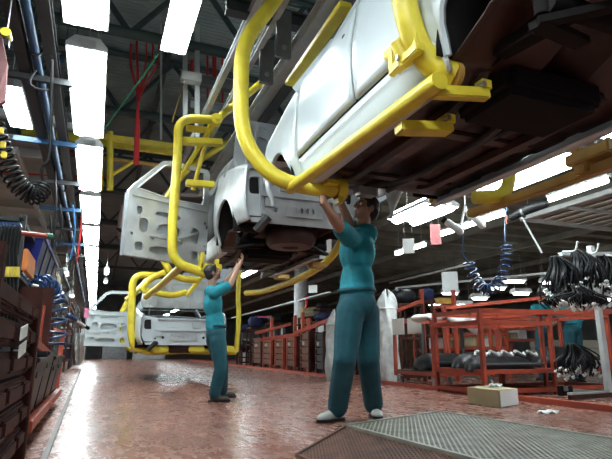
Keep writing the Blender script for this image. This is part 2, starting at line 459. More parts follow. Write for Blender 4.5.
# ------------------------------------------------------------------ car bodies
HW = [(0, .89), (.25, .955), (.8, .99), (2.1, 1.0), (3.3, .98), (3.9, .93), (4.2, .84)]
WZ = [(0, .79), (.06, .815), (.165, .842), (.2, .866), (.27, .888), (.42, .90), (.6, .893), (.9, .835)]
BELT = [(0, .66), (.3, .73), (.8, .82), (1.3, .87), (2.0, .87), (2.99, .83), (3.4, .75), (4.0, .64), (4.2, .52)]
ARCH = [(.76, .43), (3.52, .36)]


def zbot(y):
    for c, r in ARCH:
        if abs(y - c) < r: return 0.07 + 1.0 * math.sqrt(max(r * r - (y - c) ** 2, 0))
    return .13 if y < ARCH[0][0] else ((.1 + .26 * min(1, max(0, (y - 3.93) / .06))) if y > ARCH[1][0] else 0.0)


def skin_pt(s_, y, z): return V((s_ * lerp_tab(HW, y) * lerp_tab(WZ, z), y, z))


def stations(y0, y1):
    ys = set(lin(y0, y1, max(3, int((y1 - y0) / .06))))
    for c, r in ARCH:
        for k in range(-14, 15):
            y = c + r * math.sin(k / 14 * PI / 2) * .9999
            if y0 < y < y1: ys.add(y)
        for y in (c - r - .001, c + r + .001):
            if y0 < y < y1: ys.add(y)
    return sorted(ys)


def side_panel(mb, T, s_, y0, y1, zlo, zhi, n=14):
    mb.grid(lambda y, v: T(skin_pt(s_, y, zlo(y) + (zhi(y) - zlo(y)) * v)), stations(y0, y1), [(k / n) for k in range(n + 1)])


def inner_door(mb, fr, w, h0, hl, hr, off):
    """inner panel of a door with its openings; fr(u, v, w)"""
    outer = [(0, 0), (w, 0.02), (w * 1.0, h0 * .55), (w * .99, h0), (w * .93, h0 + .10), (w * .62, hl - .04), (w * .5, hl), (.04, hr), (0, hr - .05), (0, h0)]
    win = [(w * .90, h0 + .05), (w * .60, hl - .10), (w * .5, hl - .06), (.10, hr - .06), (.08, h0 + .03), (w * .5, h0 + .0)]
    holes = [win, oval(w * .55, .13, .2, .055), oval(w * .84, .15, .06, .055), oval(w * .16, .14, .055, .06),
             oval(w * .50, .40, .17, .09), oval(w * .80, .42, .065, .09), oval(w * .17, .40, .07, .11), oval(w * .52, .60, .19, .035), oval(w * .86, .60, .04, .05),
             oval(w * .35, .27, .03, .02, 8), oval(w * .7, .27, .03, .02, 8), oval(w * .93, .29, .02, .02, 8), oval(.05, .28, .02, .02, 8), oval(.05, .6, .02, .02, 8)]
    mb.plate(outer, holes, .018, fr)
    return outer, win


def car(label, loc, paint, lid_open=False, door_open=None, group='car bodies on the line', wheels=True, sx=1.0, sz=1.0, cat='car body'):
    root = thing('unfinished_car', label, cat, loc, group)
    L0 = V(loc)
    T = lambda p: L0 + V((p[0] * sx, p[1], p[2] * sz))
    # shell: quarters, rockers, fenders, roof and pillars
    sh = MB()
    for s_ in (-1, 1):
        side_panel(sh, T, s_, 0, 1.30, zbot, lambda y: lerp_tab(BELT, y))
        side_panel(sh, T, s_, 1.30, 3.0, lambda y: -.0, lambda y: .198, 6)
        side_panel(sh, T, s_, 3.0, 4.2, zbot, lambda y: lerp_tab(BELT, y))
        sh.grid(lambda y, v: T((s_ * (lerp_tab(HW, y) * .79 - .10 * v), y, -.0 + .0 * v)), lin(1.22, 3.15, 8), [0, .5, 1])      # sill flange
        for c, r in ARCH:
            sh.tube([T(skin_pt(s_, c + r * math.sin(a), .07 + r * math.cos(a)) + V((-s_ * .008, 0, 0))) for a in lin(-PI / 2, PI / 2, 20)], .014, 6)
    roof = lambda u, y: T((u * .62 * (1 - .06 * ((y - 1.9) / .9) ** 2), y, 1.17 + .075 * (1 - u * u) - .05 * ((y - 1.9) / .9) ** 2 - .0))
    sh.grid(roof, lin(-1, 1, 10), lin(1.02, 2.78, 12))
    for s_ in (-1, 1):
        sh.tube([T((s_ * .62 * (1 - .06 * ((y - 1.9) / .9) ** 2), y, 1.16 - .05 * ((y - 1.9) / .9) ** 2)) for y in lin(1.02, 2.78, 10)], .035, 8)
        a, b = skin_pt(s_, 3.06, .81), V((s_ * .585, 2.76, 1.12))
        sh.bar(T(a), T(b), .075, .06)
        sh.bar(T(skin_pt(s_, 1.99, .86) - V((s_ * .02, 0, 0))), T((s_ * .62, 1.93, 1.16)), .05, .09, up=(0, 1, 0))
        sh.bar(T(skin_pt(s_, .82, .80) - V((s_ * .04, 0, 0))), T((s_ * .59, 1.08, 1.13)), .10, .13, up=(0, 1, 0))
        sh.bar(T(skin_pt(s_, 1.22, .86) - V((s_ * .02, 0, 0))), T((s_ * .60, 1.2, 1.14)), .04, .08, up=(0, 1, 0))
        sh.tube([T(skin_pt(s_, y, lerp_tab(BELT, y)) - V((s_ * .02, 0, 0))) for y in lin(0.0, 1.3, 10)], .022, 6)
        sh.tube([T(skin_pt(s_, y, lerp_tab(BELT, y)) - V((s_ * .02, 0, 0))) for y in lin(3.0, 4.15, 10)], .02, 6)
    sh.grid(lambda u, y: T((u, y, .80 + .02 * (1 - u * u) + .1 * (y - .8))), lin(-.76, .76, 6), [.78, .9, 1.06])           # parcel shelf
    sh.grid(lambda u, y: T((u, y, .80 - .02 * u * u)), lin(-.78, .78, 6), [2.98, 3.12])                          # cowl
    sh.build('body_shell', paint, root, solid=.012)
    # doors
    for s_ in (-1, 1):
        for nm, y0, y1 in (('rear_door', 1.316, 1.978), ('front_door', 2.004, 2.984)):
            if door_open and door_open[:2] == (nm, s_): continue
            d = MB(); side_panel(d, T, s_, y0, y1, lambda y: max(.216, zbot(y)), lambda y: lerp_tab(BELT, y) - .005, 12)
            top = lambda y: T((s_ * .61, y, 1.135 - .05 * ((y - 1.9) / .9) ** 2))
            yb = y1 - .03 if nm == 'rear_door' else 2.72
            d.tube(fillet([T(skin_pt(s_, y0 + .02, .86) - V((s_ * .02, 0, 0))), top(y0 + .02), top(yb), T(skin_pt(s_, y1 - .02, .83) - V((s_ * .02, 0, 0)))], .08), .02, 6)
            do = d.build(nm, paint, root, solid=.016)
            hp = skin_pt(s_, y0 + .14, .74)
            MB().ell(T(hp), (.012, .035, .018), 12, 6).build('handle_hole', 'dark', do)
        MB().grid(lambda y, z: T(skin_pt(s_, y, z) - V((s_ * .05, 0, 0))), lin(1.28, 3.02, 10), [.17, .45, .8]).build('gap_shade_sheet', 'dark', root, solid=.01)  # black sheet added behind the doors to darken their gaps
    # bonnet and boot lid
    MB().grid(lambda u, y: T((u * lerp_tab(HW, y) * .83, y, lerp_tab(BELT, y) + .05 * (1 - u * u))), lin(-1, 1, 10), lin(3.08, 4.16, 12)).build('bonnet', paint, root, solid=.012)
    if lid_open:
        hy, hz, an = .66, .86, math.radians(99)
        def lf(u, v, w, k=0):
            return T((u, hy - math.cos(an) * v - math.sin(an) * (w + k), hz + math.sin(an) * v - math.cos(an) * (w + k)))
        lid = MB(); o_ = [(-.74, 0), (.74, 0), (.78, .1), (.73, .52), (.62, .60), (-.62, .60), (-.73, .52), (-.78, .1)]
        lid.plate(o_, [], .012, lambda u, v, w: lf(u, v, w, -.05))
        lo = lid.build('boot_lid', paint, root)
        inn = MB().plate(o_, [oval(-.36, .26, .11, .15), oval(.36, .26, .11, .15), oval(-.61, .28, .05, .14), oval(.61, .28, .05, .14), oval(0, .46, .22, .05), oval(0, .24, .14, .09), oval(-.35, .52, .06, .022), oval(.35, .52, .06, .022)], .012, lambda u, v, w: lf(u, v, w, .0))
        for u in (-.47, .47, -.2, .2): inn.bar(lf(u, .02, .03), lf(u * .95, .46, .03), .02, .02)
        inn.build('inner_panel', 'silver', lo)
        for s_ in (-1, 1): MB().tube(fillet([T((s_ * .6, .95, .62)), T((s_ * .6, .72, .74)), lf(s_ * .6, .1, .03)], .1), .012, 6).build('hinge_arm', 'silver', lo)
    else:
        MB().grid(lambda u, y: T((u * lerp_tab(HW, y) * .83, y, lerp_tab(BELT, y) + .035 * (1 - u * u))), lin(-1, 1, 10), lin(.02, .78, 8)).build('boot_lid', paint, root, solid=.012)
    # rear panel with lamp openings, number plate recess and bumper beam
    rp = MB()
    fr = lambda x, z, w: T((x, .03 + .07 * (abs(x) / .77) ** 3 + w, z))
    o_ = [(-.69, .13), (-.35, .12), (.35, .12), (.69, .13), (.77, .30), (.79, .60), (.74, .66), (.5, .62), (.3, .60), (-.3, .60), (-.5, .62), (-.74, .66), (-.79, .60), (-.77, .30)]
    hs = [oval(s_ * .655, .50, .075, .09, 14, 4) for s_ in (-1, 1)] + [oval(s_ * .38, .26, .024, .024, 10) for s_ in (-1, 1)] + [oval(s_ * .52, .24, .016, .016, 8) for s_ in (-1, 1)]
    rp.plate(o_, hs, .015, fr)
    rp.box(T((0, .02, .40)), (1.05, .05, .035)); rp.box(T((0, .025, .60)), (1.0, .07, .03))
    for s_ in (-1, 1):
        rp.bar(T((s_ * .56, .05, .20)), T((s_ * .60, .05, .58)), .03, .05)
        rp.box(T((s_ * .24, .022, .5)), (.16, .02, .10)); rp.box(T((s_ * .47, .025, .33)), (.10, .03, .1))
    ro = rp.build('rear_panel', 'silver' if paint == 'silver' else paint, root, bevel=0)
    MB().plate([(-.26, .20), (.26, .20), (.24, .33), (-.24, .33)], [oval(-.12 + .08 * k, .27, .018, .028, 8, 4) for k in range(4)], .01, lambda x, z, w: T((x, .018 - w, z))).build('plate_recess', 'silver', ro)
    for s_ in (-1, 1):
        MB().box(T((s_ * .655, .13, .50)), (.17, .04, .2)).build('lamp_backing', 'dark', ro, smooth=False)
        MB().bar(T((s_ * .5, -.01, .17)), T((s_ * .62, .10, .05)), .10, .05).build('bumper_bracket', 'dgrey', ro, smooth=False)
    # nose
    n_ = MB(); nf = lambda x, z, w: T((x, 4.16 - .10 * (x / .75) ** 2 + w, z))
    n_.plate([(-.72, .34), (.72, .34), (.73, .5), (.5, .56), (-.5, .56), (-.73, .5)], [oval(0, .44, .38, .06, 20, 4), oval(-.57, .44, .1, .05), oval(.57, .44, .1, .05)], .02, nf)
    n_.build('nose_panel', paint, root)
    # underside
    def fz(x, y):
        z = .07
        if abs(x) < .17: z += .11 * (1 - (abs(x) / .17) ** 3)
        z += .012 * (math.sin(y * 16) > .55) * (abs(x) > .2)
        if y > 3.05: z += min(.28, (y - 3.05) * .9)
        if y < 1.2: z += min(.10, (1.2 - y) * .4)
        return z
    MB().grid(lambda x, y: T((x, y, fz(x, y))), lin(-.76, .76, 34), lin(.06, 3.12, 80)).build('floor_pan', 'under', root, solid=.01)
    MB().grid(lambda x, z: T((x, 3.12 + .12 * min(1, (z - .1) * 3), z)), lin(-.74, .74, 6), [.10, .3, .45, .78]).build('firewall', 'under', root, solid=.01)
    for s_ in (-1, 1):
        MB().tube(fillet([T((s_ * .45, 4.08, .42)), T((s_ * .44, 3.3, .36)), T((s_ * .40, 2.9, .05)), T((s_ * .42, 1.5, .04)), T((s_ * .50, 1.1, .16)), T((s_ * .50, .1, .17))], .2), .045, 6).build('frame_rail', 'under', root)
        for c, r in ARCH:
            h = MB(); h.grid(lambda a, x: T((s_ * x, c + (r + .02) * math.sin(a), .07 + (r + .02) * math.cos(a))), lin(-PI / 2, PI / 2 if c < 2 else .35, 18), [.86, .70, .50])
            if c < 2: h.grid(lambda a, q: T((s_ * .50, c + q * (r + .02) * math.sin(a), .07 + q * (r + .02) * math.cos(a))), lin(-PI / 2, PI / 2, 18), [0.02, .5, 1])
            h.build('wheel_housing', 'arch', root, solid=.008)
            st = MB().tube([T((s_ * .62, c, .40)), T((s_ * .66, c, .02 if c < 2 else .26))], [.05, .03], 10)
            if c < 2: st.bar(T((s_ * .30, c + .08, .02)), T((s_ * .70, c, -.02)), .07, .03); st.bar(T((s_ * .34, c - .18, .03)), T((s_ * .70, c, -.02)), .05, .03)
            st.build('suspension_strut', 'arch', root)
    sw = MB()
    for r, z0, z1 in ((.34, .13, -.02),):
        prof = [(r + .03, z0), (r, z1 + .05), (r - .05, z1), (.12, z1 - .005), (.10, z1 + .02), (.001, z1 + .02)]
        sw.grid(lambda k, a: T((prof[k][0] * math.cos(a), .47 + prof[k][0] * .9 * math.sin(a), prof[k][1])), list(range(6)), lin(0, 2 * PI, 28))
    sw.build('spare_wheel_well', 'under', root, solid=.008)
    MB().box(T((-.05, 1.36, .03)), (.75 * sx, .42, .17)).build('fuel_tank', 'arch', root, bevel=.04)
    for y in (1.9, 2.75): MB().box(T((0, y, .06)), (1.2 * sx, .10, .03)).build('cross_member', 'under', root, bevel=.01)
    ax = MB().tube([T((-.66, .73, .06)), T((.66, .73, .06))], .045, 10); ax.bar(T((-.5, .73, .06)), T((-.52, 1.12, .1)), .08, .06); ax.bar(T((.5, .73, .06)), T((.52, 1.12, .1)), .08, .06)
    ax.build('rear_axle_beam', 'arch', root)
    for s_ in (-1, 1): MB().tube(fillet([T((.12 * s_ + .05, 3.1, .08)), T((.08, 2.6, .03)), T((.08, 1.7, .02)), T((.3 * s_ + .1, 1.2, .06))], .3), .025, 8).build('pipe_run', 'dgrey', root)
    if door_open:
        nm, s_ = door_open[:2]
        hp, he, H = door_open[2:] if len(door_open) > 2 else (L0 + V((s_ * .88, 1.985, .1)), L0 + V((s_ * 1.78, 1.8, .1)), 1.2)
        dirv = V((he.x - hp.x, he.y - hp.y, 0)); w = dirv.length; dirv.normalize()
        nrm = V((-dirv.y, dirv.x, 0)); nrm = nrm if nrm.y < 0 else -nrm            # inner face looks back down the line
        h0 = .60 * H
        fr = lambda u, v, k: hp + dirv * u + V((0, 0, v)) + nrm * k
        dm = MB(); ou, wn = inner_door(dm, lambda u, v, k: fr(u, v, k + .05), w, h0, H * .99, H, 0)
        for p_, q_ in zip(ou, ou[1:] + ou[:1]): dm.add([fr(p_[0], p_[1], .06), fr(q_[0], q_[1], .06), fr(q_[0], q_[1], 0), fr(p_[0], p_[1], 0)], [(0, 1, 2, 3)])
        dm.tube([fr(p_[0], p_[1], .068) for p_ in wn + wn[:1]], .012, 6); dm.bar(fr(.03, h0 - .06, .072), fr(w - .05, h0 - .05, .072), .03, .02)
        dm.bar(fr(.1, .48, .07), fr(.45, .32, .07), .03, .02); dm.bar(fr(.42, .3, .07), fr(.86, .3, .07), .02, .02)
        d_ = dm.build('rear_door', 'silver' if paint == 'silver' else paint, root)
        MB().plate([(0, 0), (w, .02), (w, h0 - .02), (0, h0 - .02)], [], .01, lambda u, v, k: fr(u, v, k - .02)).build('outer_skin', paint, d_)
        MB().box(fr(.02, .2, .03), (.06, .08, .05)).build('hinge', 'dgrey', d_, smooth=False); MB().box(fr(.02, .55, .03), (.06, .08, .05)).build('hinge', 'dgrey', d_, smooth=False)
    return root


CARX, CARZ = 2.2, 1.8
car('large white car body shell hanging overhead at upper right, its dark underside towards the camera', (2.055, .55, CARZ), 'white', sx=.83)
car('bare grey car body hanging mid picture, boot lid raised, rear facing us', (2.09, 5.30, CARZ), 'silver', True, ('rear_door', -1, at(203, 268, Y=7.0), at(119, 272, Y=6.5), at(165, 168, Y=6.75).z - at(165, 271, Y=6.75).z), sx=.87, sz=1.14)
p3 = at(142, 345, Y=10.2)
C3 = V((p3.x + .75, 10.2, p3.z - .12))
car('white car body low down at the far end of the line, behind the shorter worker', C3, 'white', True, ('rear_door', -1))

# ------------------------------------------------------------------ hangers
def clamp_pad(root, c, sx=1, s=1.0):
    c = V(c)
    h = MB().box(c, (.16 * s, .12 * s, .05 * s)); h.box(c + V((-.07 * sx * s, 0, .05 * s)), (.025 * s, .12 * s, .12 * s)); h.box(c + V((.05 * sx * s, 0, .04 * s)), (.03 * s, .05 * s, .06 * s))
    o = h.build('clamp_pad', 'yellow', root, bevel=.005)
    MB().tube([c + V((0, -.075 * s, .01)), c + V((0, .075 * s, .01))], .014 * s, 8).build('bolt', 'steel', o)
    return o


R_ = .062
h1 = thing('car_hanger', 'thick yellow tubular hanger carrying the nearest white car', 'car hanger', (1.3, 2.7, 1.8), 'yellow car hangers')
cf = [at(300, -40, Y=3.7), at(275, 0, Y=3.7), at(246, 42, Y=3.7), at(241, 85, Y=3.7), at(243, 128, Y=3.7), at(256, 158, Y=3.66), at(282, 180, Y=3.6), at(322, 189, Y=3.5), at(338, 189, Y=3.45)]
cf = [V((2.0, 3.7, 4.35))] + cf
MB().tube(spline(cf, 7), R_, 14).build('hook_tube', 'yellow', h1)
e = at(338, 189, Y=3.45)
ep = MB().tube([e - V((.02, 0, 0)), e + V((.05, 0, 0))], .085, 14); ep.box(e + V((-.08, -.02, .02)), (.10, .16, .03)); ep.box(e + V((0, 0, -.05)), (.04, .1, .14))
epo = ep.build('end_bracket', 'yellow', h1)
jw = MB().tube([e + V((.03, 0, .0)), e + V((.12, 0, .0))], .035, 10); jw.bar(e + V((.10, 0, .0)), e + V((.28, .02, .03)), .07, .03); jw.tube(fillet([e + V((.12, .04, .02)), e + V((.20, .05, .06)), e + V((.30, .05, .05))], .04), .016, 8)
jw.box(e + V((.24, 0, .0)), (.14, .09, .06)); jw.build('jaw', 'steel', epo)
la, lb = at(290, 189, X=1.30), at(440, 80, X=1.32)
MB().tube([la, lb], .043, 14).build('sill_tube', 'yellow', h1)
cr = [V((2.0, 1.85, 4.35)), at(396, -50, Y=1.85), at(402, -15, Y=1.85), at(408, 18, Y=1.85), at(418, 46, Y=1.85), at(434, 66, Y=1.83), at(454, 76, Y=1.8)]
MB().tube(spline(cr, 8), R_, 14).build('hook_tube', 'yellow', h1)
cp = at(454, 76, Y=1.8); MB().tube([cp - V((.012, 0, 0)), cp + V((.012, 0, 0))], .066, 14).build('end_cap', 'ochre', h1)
for (x, y, xx, yy, w_) in ((398, 128, 436, 128, .09), (432, 92, 470, 97, .055)):
    a = at(x, y, X=1.33); b = V((1.33 + .30, a.y - .02, a.z + .035))
    s_ = MB().bar(a, b, w_, .055).build('support_arm', 'yellow', h1, smooth=False, bevel=.006)
    MB().box(b + V((-.02, 0, .04)), (.06, w_ * 1.1, .05)).build('support_block', 'yellow', s_, bevel=.006)
    MB().tube([b + V((-.05, -w_ * .8, .03)), b + V((-.05, w_ * .8, .03))], .013, 8).build('bolt', 'steel', s_)
g = at(404, 52, X=1.27)
gb = MB().box(g + V((0, .06, .07)), (.03, .22, .05)); gb.box(g + V((0, -.03, -.05)), (.05, .22, .05)); gb.box(g + V((0, .10, .01)), (.035, .05, .16)); gb.box(g + V((0, -.10, .04)), (.03, .04, .18))
go = gb.build('locking_bracket', 'yellow', h1, bevel=.006)
MB().tube([g + V((-.03, .01, .05)), g + V((.01, .0, -.07))], .035, 12).build('locking_pin', 'yellow', go)
MB().tube([g + V((-.045, 0, -.04)), g + V((.01, 0, -.04))], .014, 8).build('bolt', 'steel', go)
# right-hand side of the same hanger
rb0, rb1 = at(470, 214, X=3.03), at(640, 156, X=3.03)
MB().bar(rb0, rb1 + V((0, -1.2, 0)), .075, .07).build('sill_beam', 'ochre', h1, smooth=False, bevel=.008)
q = at(503, 199, X=3.03)
MB().tube(fillet([q + V((-.25, 0.05, .0)), q + V((.05, 0, .03)), q + V((.12, 0, .35)), q + V((.1, 0, 1.0)), q + V((.0, 0, 2.2)), V((2.4, q.y, 4.35))], .2), .055, 12).build('hook_tube', 'yellow', h1)
q2 = at(597, 164, X=3.03)
bb = MB().box(q2 + V((0, 0, .06)), (.20, .34, .08)); bb.box(q2 + V((0, .08, .0)), (.15, .10, .1)); bb.box(q2 + V((.02, -.09, .11)), (.10, .07, .07)); bb.box(q2 + V((-.03, .10, .11)), (.08, .08, .06))
bo = bb.build('locking_bracket', 'ochre', h1, bevel=.01)
MB().tube([q2 + V((-.1, -.09, .12)), q2 + V((.12, -.09, .12))], .018, 8).build('locking_pin', 'steel', bo)
clamp_pad(h1, at(440, 200, X=2.9), -1)
MB().box((2.15, 2.8, 4.38), (.5, 2.2, .10)).build('carrier_frame', 'dgrey', h1, smooth=False)
MB().bar(at(290, 84, X=1.50), at(346, 4, X=1.50), .10, .05).build('upper_bar', 'yellow', h1, smooth=False, bevel=.006)

h2 = thing('car_hanger', 'yellow tubular hanger around the grey car in the middle', 'car hanger', (1.3, 7.0, 1.8), 'yellow car hangers')
Y2 = 6.35
pv = at(216, 120, Y=Y2)
MB().tube(fillet([pv, at(178, 118, Y=Y2), at(178, 150, Y=Y2), at(172, 235, Y=Y2), at(173, 262, Y=Y2), at(200, 272, Y=Y2), at(216, 277, Y=Y2)], .28, 8), .058, 14).build('hook_tube', 'yellow', h2)
pe = MB().tube([pv - V((0, .06, 0)), pv + V((0, .06, 0))], .075, 14); pe.tube([pv - V((0, .08, 0)), pv + V((0, .08, 0))], .03, 8); pe.build('pivot_eye', 'yellow', h2)
MB().tube([pv, at(186, 168, Y=Y2 + .4), at(158, 212, Y=Y2 + .8)], .034, 10).build('diagonal_stay', 'yellow', h2)
MB().tube([pv + V((-.05, .1, 0)), at(201, 160, Y=Y2 + .2), at(193, 190, Y=Y2 + .4)], .03, 10).build('diagonal_stay', 'yellow', h2)
for (x0, y0, x1, y1, w_) in ((186, 183, 214, 185, .10), (182, 141, 222, 143, .13), (186, 128, 214, 131, .06)):
    MB().bar(at(x0, y0, Y=Y2 + .1), at(x1, y1, Y=Y2 + .1), w_, .08).build('cross_bracket', 'yellow', h2, smooth=False, bevel=.008)
MB().tube([at(182, 266, Y=Y2), at(160, 286, Y=Y2 + 1.9), at(146, 297, Y=Y2 + 2.9)], .05, 12).build('sill_tube', 'yellow', h2)
clamp_pad(h2, at(210, 268, Y=Y2), 1, 1.6)
# its right-hand side: elbow and long tube
MB().tube(fillet([at(348, 120, X=3.03), at(347, 190, X=3.02), at(346, 236, X=3.02), at(328, 262, X=3.0), at(300, 279, X=2.98), at(262, 292, X=2.9), at(246, 293, X=2.75)], .45, 8), .055, 14).build('sill_tube', 'yellow', h2)
for (x, y) in ((322, 270), (286, 281)):
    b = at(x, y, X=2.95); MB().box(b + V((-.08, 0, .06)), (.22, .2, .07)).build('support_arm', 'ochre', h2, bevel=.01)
MB().box((2.15, 7.0, 4.38), (.5, 2.2, .10)).build('carrier_frame', 'dgrey', h2, smooth=False)
MB().tube([pv, V((2.0, Y2, 4.36))], .05, 10).build('drop_arm', 'yellow', h2)
MB().tube(fillet([V((2.1, 8.6, 4.36)), V((1.2, 8.6, 3.6)), V((.86, 8.6, 3.0)), V((.86, 8.6, 2.1)), V((1.1, 8.6, 1.72)), V((1.5, 8.6, 1.7))], .3), .055, 12).build('hook_tube', 'yellow', h2)
h3 = thing('car_hanger', 'yellow tubular hanger around the far white car at the end of the line', 'car hanger', (1.0, 12, .6), 'yellow car hangers')


def hook3(pts, Y, r=.055, nm='hook_tube'): MB().tube(fillet([at(x, y, Y=Y) for x, y in pts], .25), r, 10).build(nm, 'yellow', h3)


hook3([(160, 276), (133, 274), (132, 300), (131, 335), (134, 348), (150, 352)], 10.6, .07)
hook3([(150, 277), (128, 300), (118, 322), (121, 344), (138, 352)], 12.2, .06)
hook3([(165, 272), (148, 280), (142, 290), (172, 296), (186, 292)], 10.3, .06)
hook3([(186, 296), (206, 272), (212, 262)], 10.3, .045, 'diagonal_stay')
hook3([(150, 276), (140, 290), (126, 300)], 11.0, .05, 'diagonal_stay')
MB().tube([at(150, 352, Y=10.6), at(180, 351, Y=10.5), at(236, 352, Y=10.5)], .06, 10).build('sill_tube', 'yellow', h3)
hook3([(236, 352), (239, 320), (238, 290), (240, 262)], 10.5, .05)
for x in (160, 196, 226): MB().box(at(x, 349, Y=10.4), (.3, .2, .12)).build('support_arm', 'yellow', h3, bevel=.02)

# ------------------------------------------------------------------ overhead rails above the line
def rail(name, lb, cat, a, b, w, h, material, grp=None, lips=True):
    t = MB().bar(a, b, w * .3, h)
    for s_ in (-1, 1): t.bar(V(a) + V((0, 0, s_ * h / 2)), V(b) + V((0, 0, s_ * h / 2)), w, h * .16)
    return tag(t.build(name, material, smooth=False), lb, cat, grp)


def along(p, q, Z, ext=0):
    a, b = at(*p, Z=Z), at(*q, Z=Z); x = (a.x + b.x) / 2
    return V((x, a.y + ext, Z)), V((x, b.y - ext, Z))


a, b = along((250, 110), (345, -8), 3.75, 4); rail('conveyor_rail', 'broad pale steel conveyor rail nearest the white car roof', 'rail', a, b, .14, .13, 'pale', 'conveyor rails')
a, b = along((259, 115), (362, -10), 3.7, 4); rail('conveyor_rail', 'black conveyor rail beside the broad pale rail, against the white car', 'rail', a, b, .12, .14, 'dgrey', 'conveyor rails')
a, b = along((213, 92), (240, 44), 3.9, 3); b.y -= 1.5; rail('conveyor_rail', 'thin pale rail passing left of the thick yellow hook tube', 'rail', a, b, .07, .09, 'pale', 'conveyor rails')
a, b = along((253, 55), (280, 12), 3.9, 3); rail('conveyor_rail', 'thin pale rail between the yellow hook tube and the broad rail', 'rail', a, b, .06, .08, 'pale', 'conveyor rails')
for k, (x0, y0, x1, y1) in enumerate(((262, 45, 271, 78), (279, 18, 288, 50))):
    pa, pb = at((x0 + x1) / 2, y0, Z=3.95), at((x0 + x1) / 2, y1, Z=3.5)
    c = (pa + pb) / 2
    t = thing('rail_drop_bracket', 'grey steel drop plate on the conveyor rail, ' + ('nearer the yellow hook tube', 'farther up towards the top edge')[k], 'bracket', (c.x, c.y, 3.45), 'rail drop plates')
    MB().box((c.x, c.y, 3.72), (.16, .05, .55)).build('plate', 'grey', t, smooth=False, bevel=.01)
    MB().tube([(c.x, c.y - .04, 3.55), (c.x, c.y + .04, 3.55)], .025, 8).build('bolt', 'steel', t)
for k, (x0, y0, x1, y1, Y) in enumerate(((226, 5, 330, 12, 4.6), (186, 78, 235, 84, 7.6), (190, 104, 240, 108, 7.6), (188, 112, 262, 120, 9.0))):
    a, b = at(x0, y0, Y=Y), at(x1, y1, Y=Y); b.z = a.z
    rail('cross_beam', ('dark grey cross beam under the roof at top centre', 'pale grey cross beam left of the yellow hook tube, upper', 'pale grey cross beam left of the yellow hook tube, lower', 'grey cross beam behind the grey car')[k], 'beam', a, b, .12, .14, ('dgrey', 'grey', 'grey', 'grey')[k], 'cross beams under the roof')
for k, (x, y0, y1, Y) in enumerate(((197, 85, 150, 7.4), (161, 58, 140, 9.0), (185, 80, 118, 7.6))):
    tag(MB().bar(at(x, y0 - 60, Y=Y), at(x, y1, Y=Y), .07 if k != 1 else .035).build('hanging_post', 'pale', smooth=False), ('pale steel post hanging above the yellow hook of the grey car', 'thin pale rod hanging right of the red cables', 'pale post hanging under the grey junction box')[k], 'post', 'hanging posts')
jb = at(191, 78, Y=7.3)
t = thing('junction_box', 'small pale grey junction box hanging high right of the red cables', 'junction box', jb)
MB().box(jb, (.30, .16, .14)).build('box', 'pale', t, smooth=False, bevel=.01); MB().tube([jb + V((0, 0, .07)), jb + V((0, 0, .3))], .03, 8).build('conduit', 'redcable', t); MB().tube([jb + V((-.1, 0, -.07)), jb + V((-.1, 0, -.11))], .02, 8).build('gland', 'steel', t)
a, b = at(214, 118, Y=7.5), at(245, 60, Y=6.0)
tag(MB().bar(at(192, 138, Y=7.4), at(222, 78, Y=7.2), .045).build('diagonal_brace', 'pale', smooth=False), 'pale diagonal brace behind the top of the yellow hook', 'brace')
tag(MB().tube(spline([at(172, 122, Y=8), at(180, 95, Y=8), at(184, 82, Y=7.4)], 6), .012, 6).build('cord', 'ochre'), 'yellow cord running up to the grey junction box', 'cord')
a, b = at(95, 138, Y=7), at(160, 40, Y=7)
tag(MB().tube([at(92, 146, Y=7.5), at(150, 66, Y=7.0), at(186, 12, Y=6.2)], .014, 6).build('green_cord', 'green'), 'taut green cord slanting up right of the aisle lights', 'cord')
# red cable bunch
rc = thing('cable_drop', 'bunch of red cables hanging from the roof right of the aisle lights', 'cables', at(137, 150, Y=8.2))
for k, (tx, ty) in enumerate(((131, 66), (137, 55), (146, 62), (152, 58), (158, 62))):
    MB().tube(spline([at(tx, ty - 22, Y=8.2), at(tx, ty, Y=8.2), at(139 + (k - 2) * .5, 97, Y=8.2), at(137.5 + (k - 2) * .8, 130, Y=8.2), at(136.5 + (k - 2) * .8, 165, Y=8.2)], 6), .022 if k < 2 else .015, 7).build('cable', 'redcable', rc)
for k, x in enumerate((207, 215, 222, 213)):
    tag(MB().tube([at(x, 30, Y=9.5), at(x + 1, 120, Y=9.5)], .022, 6).build('red_hanging_cable', 'redcable'), 'red cable hanging left of the thick yellow hook, ' + ('leftmost', 'second from left', 'rightmost', 'the middle one in front')[k], 'cable', 'red cables by the hook')

# yellow gantry beams and grey conduits crossing the aisle
for k, (x0, y0, x1, y1, Y, w_, mt) in enumerate(((22, 131, 178, 146, 9.8, .16, 'yellow'), (104, 137, 182, 143, 9.0, .10, 'yellow'), (100, 158, 176, 162, 9.4, .05, 'ochre'), (20, 119, 96, 128, 8.6, .10, 'paper'), (-6, 112, 60, 120, 7.8, .12, 'paper'), (8, 106, 80, 112, 8.2, .07, 'grey'))):
    a, b = at(x0, y0, Y=Y), at(x1, y1, Y=Y); b.z = a.z
    tag(MB().bar(a, b, .10, w_).build('gantry_beam' if k < 3 else 'cable_tray', mt, smooth=False, bevel=.01),
        ('long yellow gantry beam crossing behind the aisle lights', 'shorter yellow gantry beam in front of the long one', 'thin yellow rail below the gantry beams', 'white cable tray behind the overhead pipes, right', 'white cable tray at the left edge above the black coil', 'grey conduit above the white cable trays')[k], 'beam' if k < 3 else 'cable tray', 'yellow gantry beams' if k < 3 else 'cable trays at left')
for k, (x, y0, y1, Y) in enumerate(((110, 132, 190, 9.0), (100, 140, 190, 9.9))):
    tag(MB().tube([at(x, y0, Y=Y), at(x, y1, Y=Y)], .055, 10).build('gantry_post', 'yellow'), ('yellow gantry post just right of the aisle lights, front', 'yellow gantry post just right of the aisle lights, rear')[k], 'post', 'gantry posts')
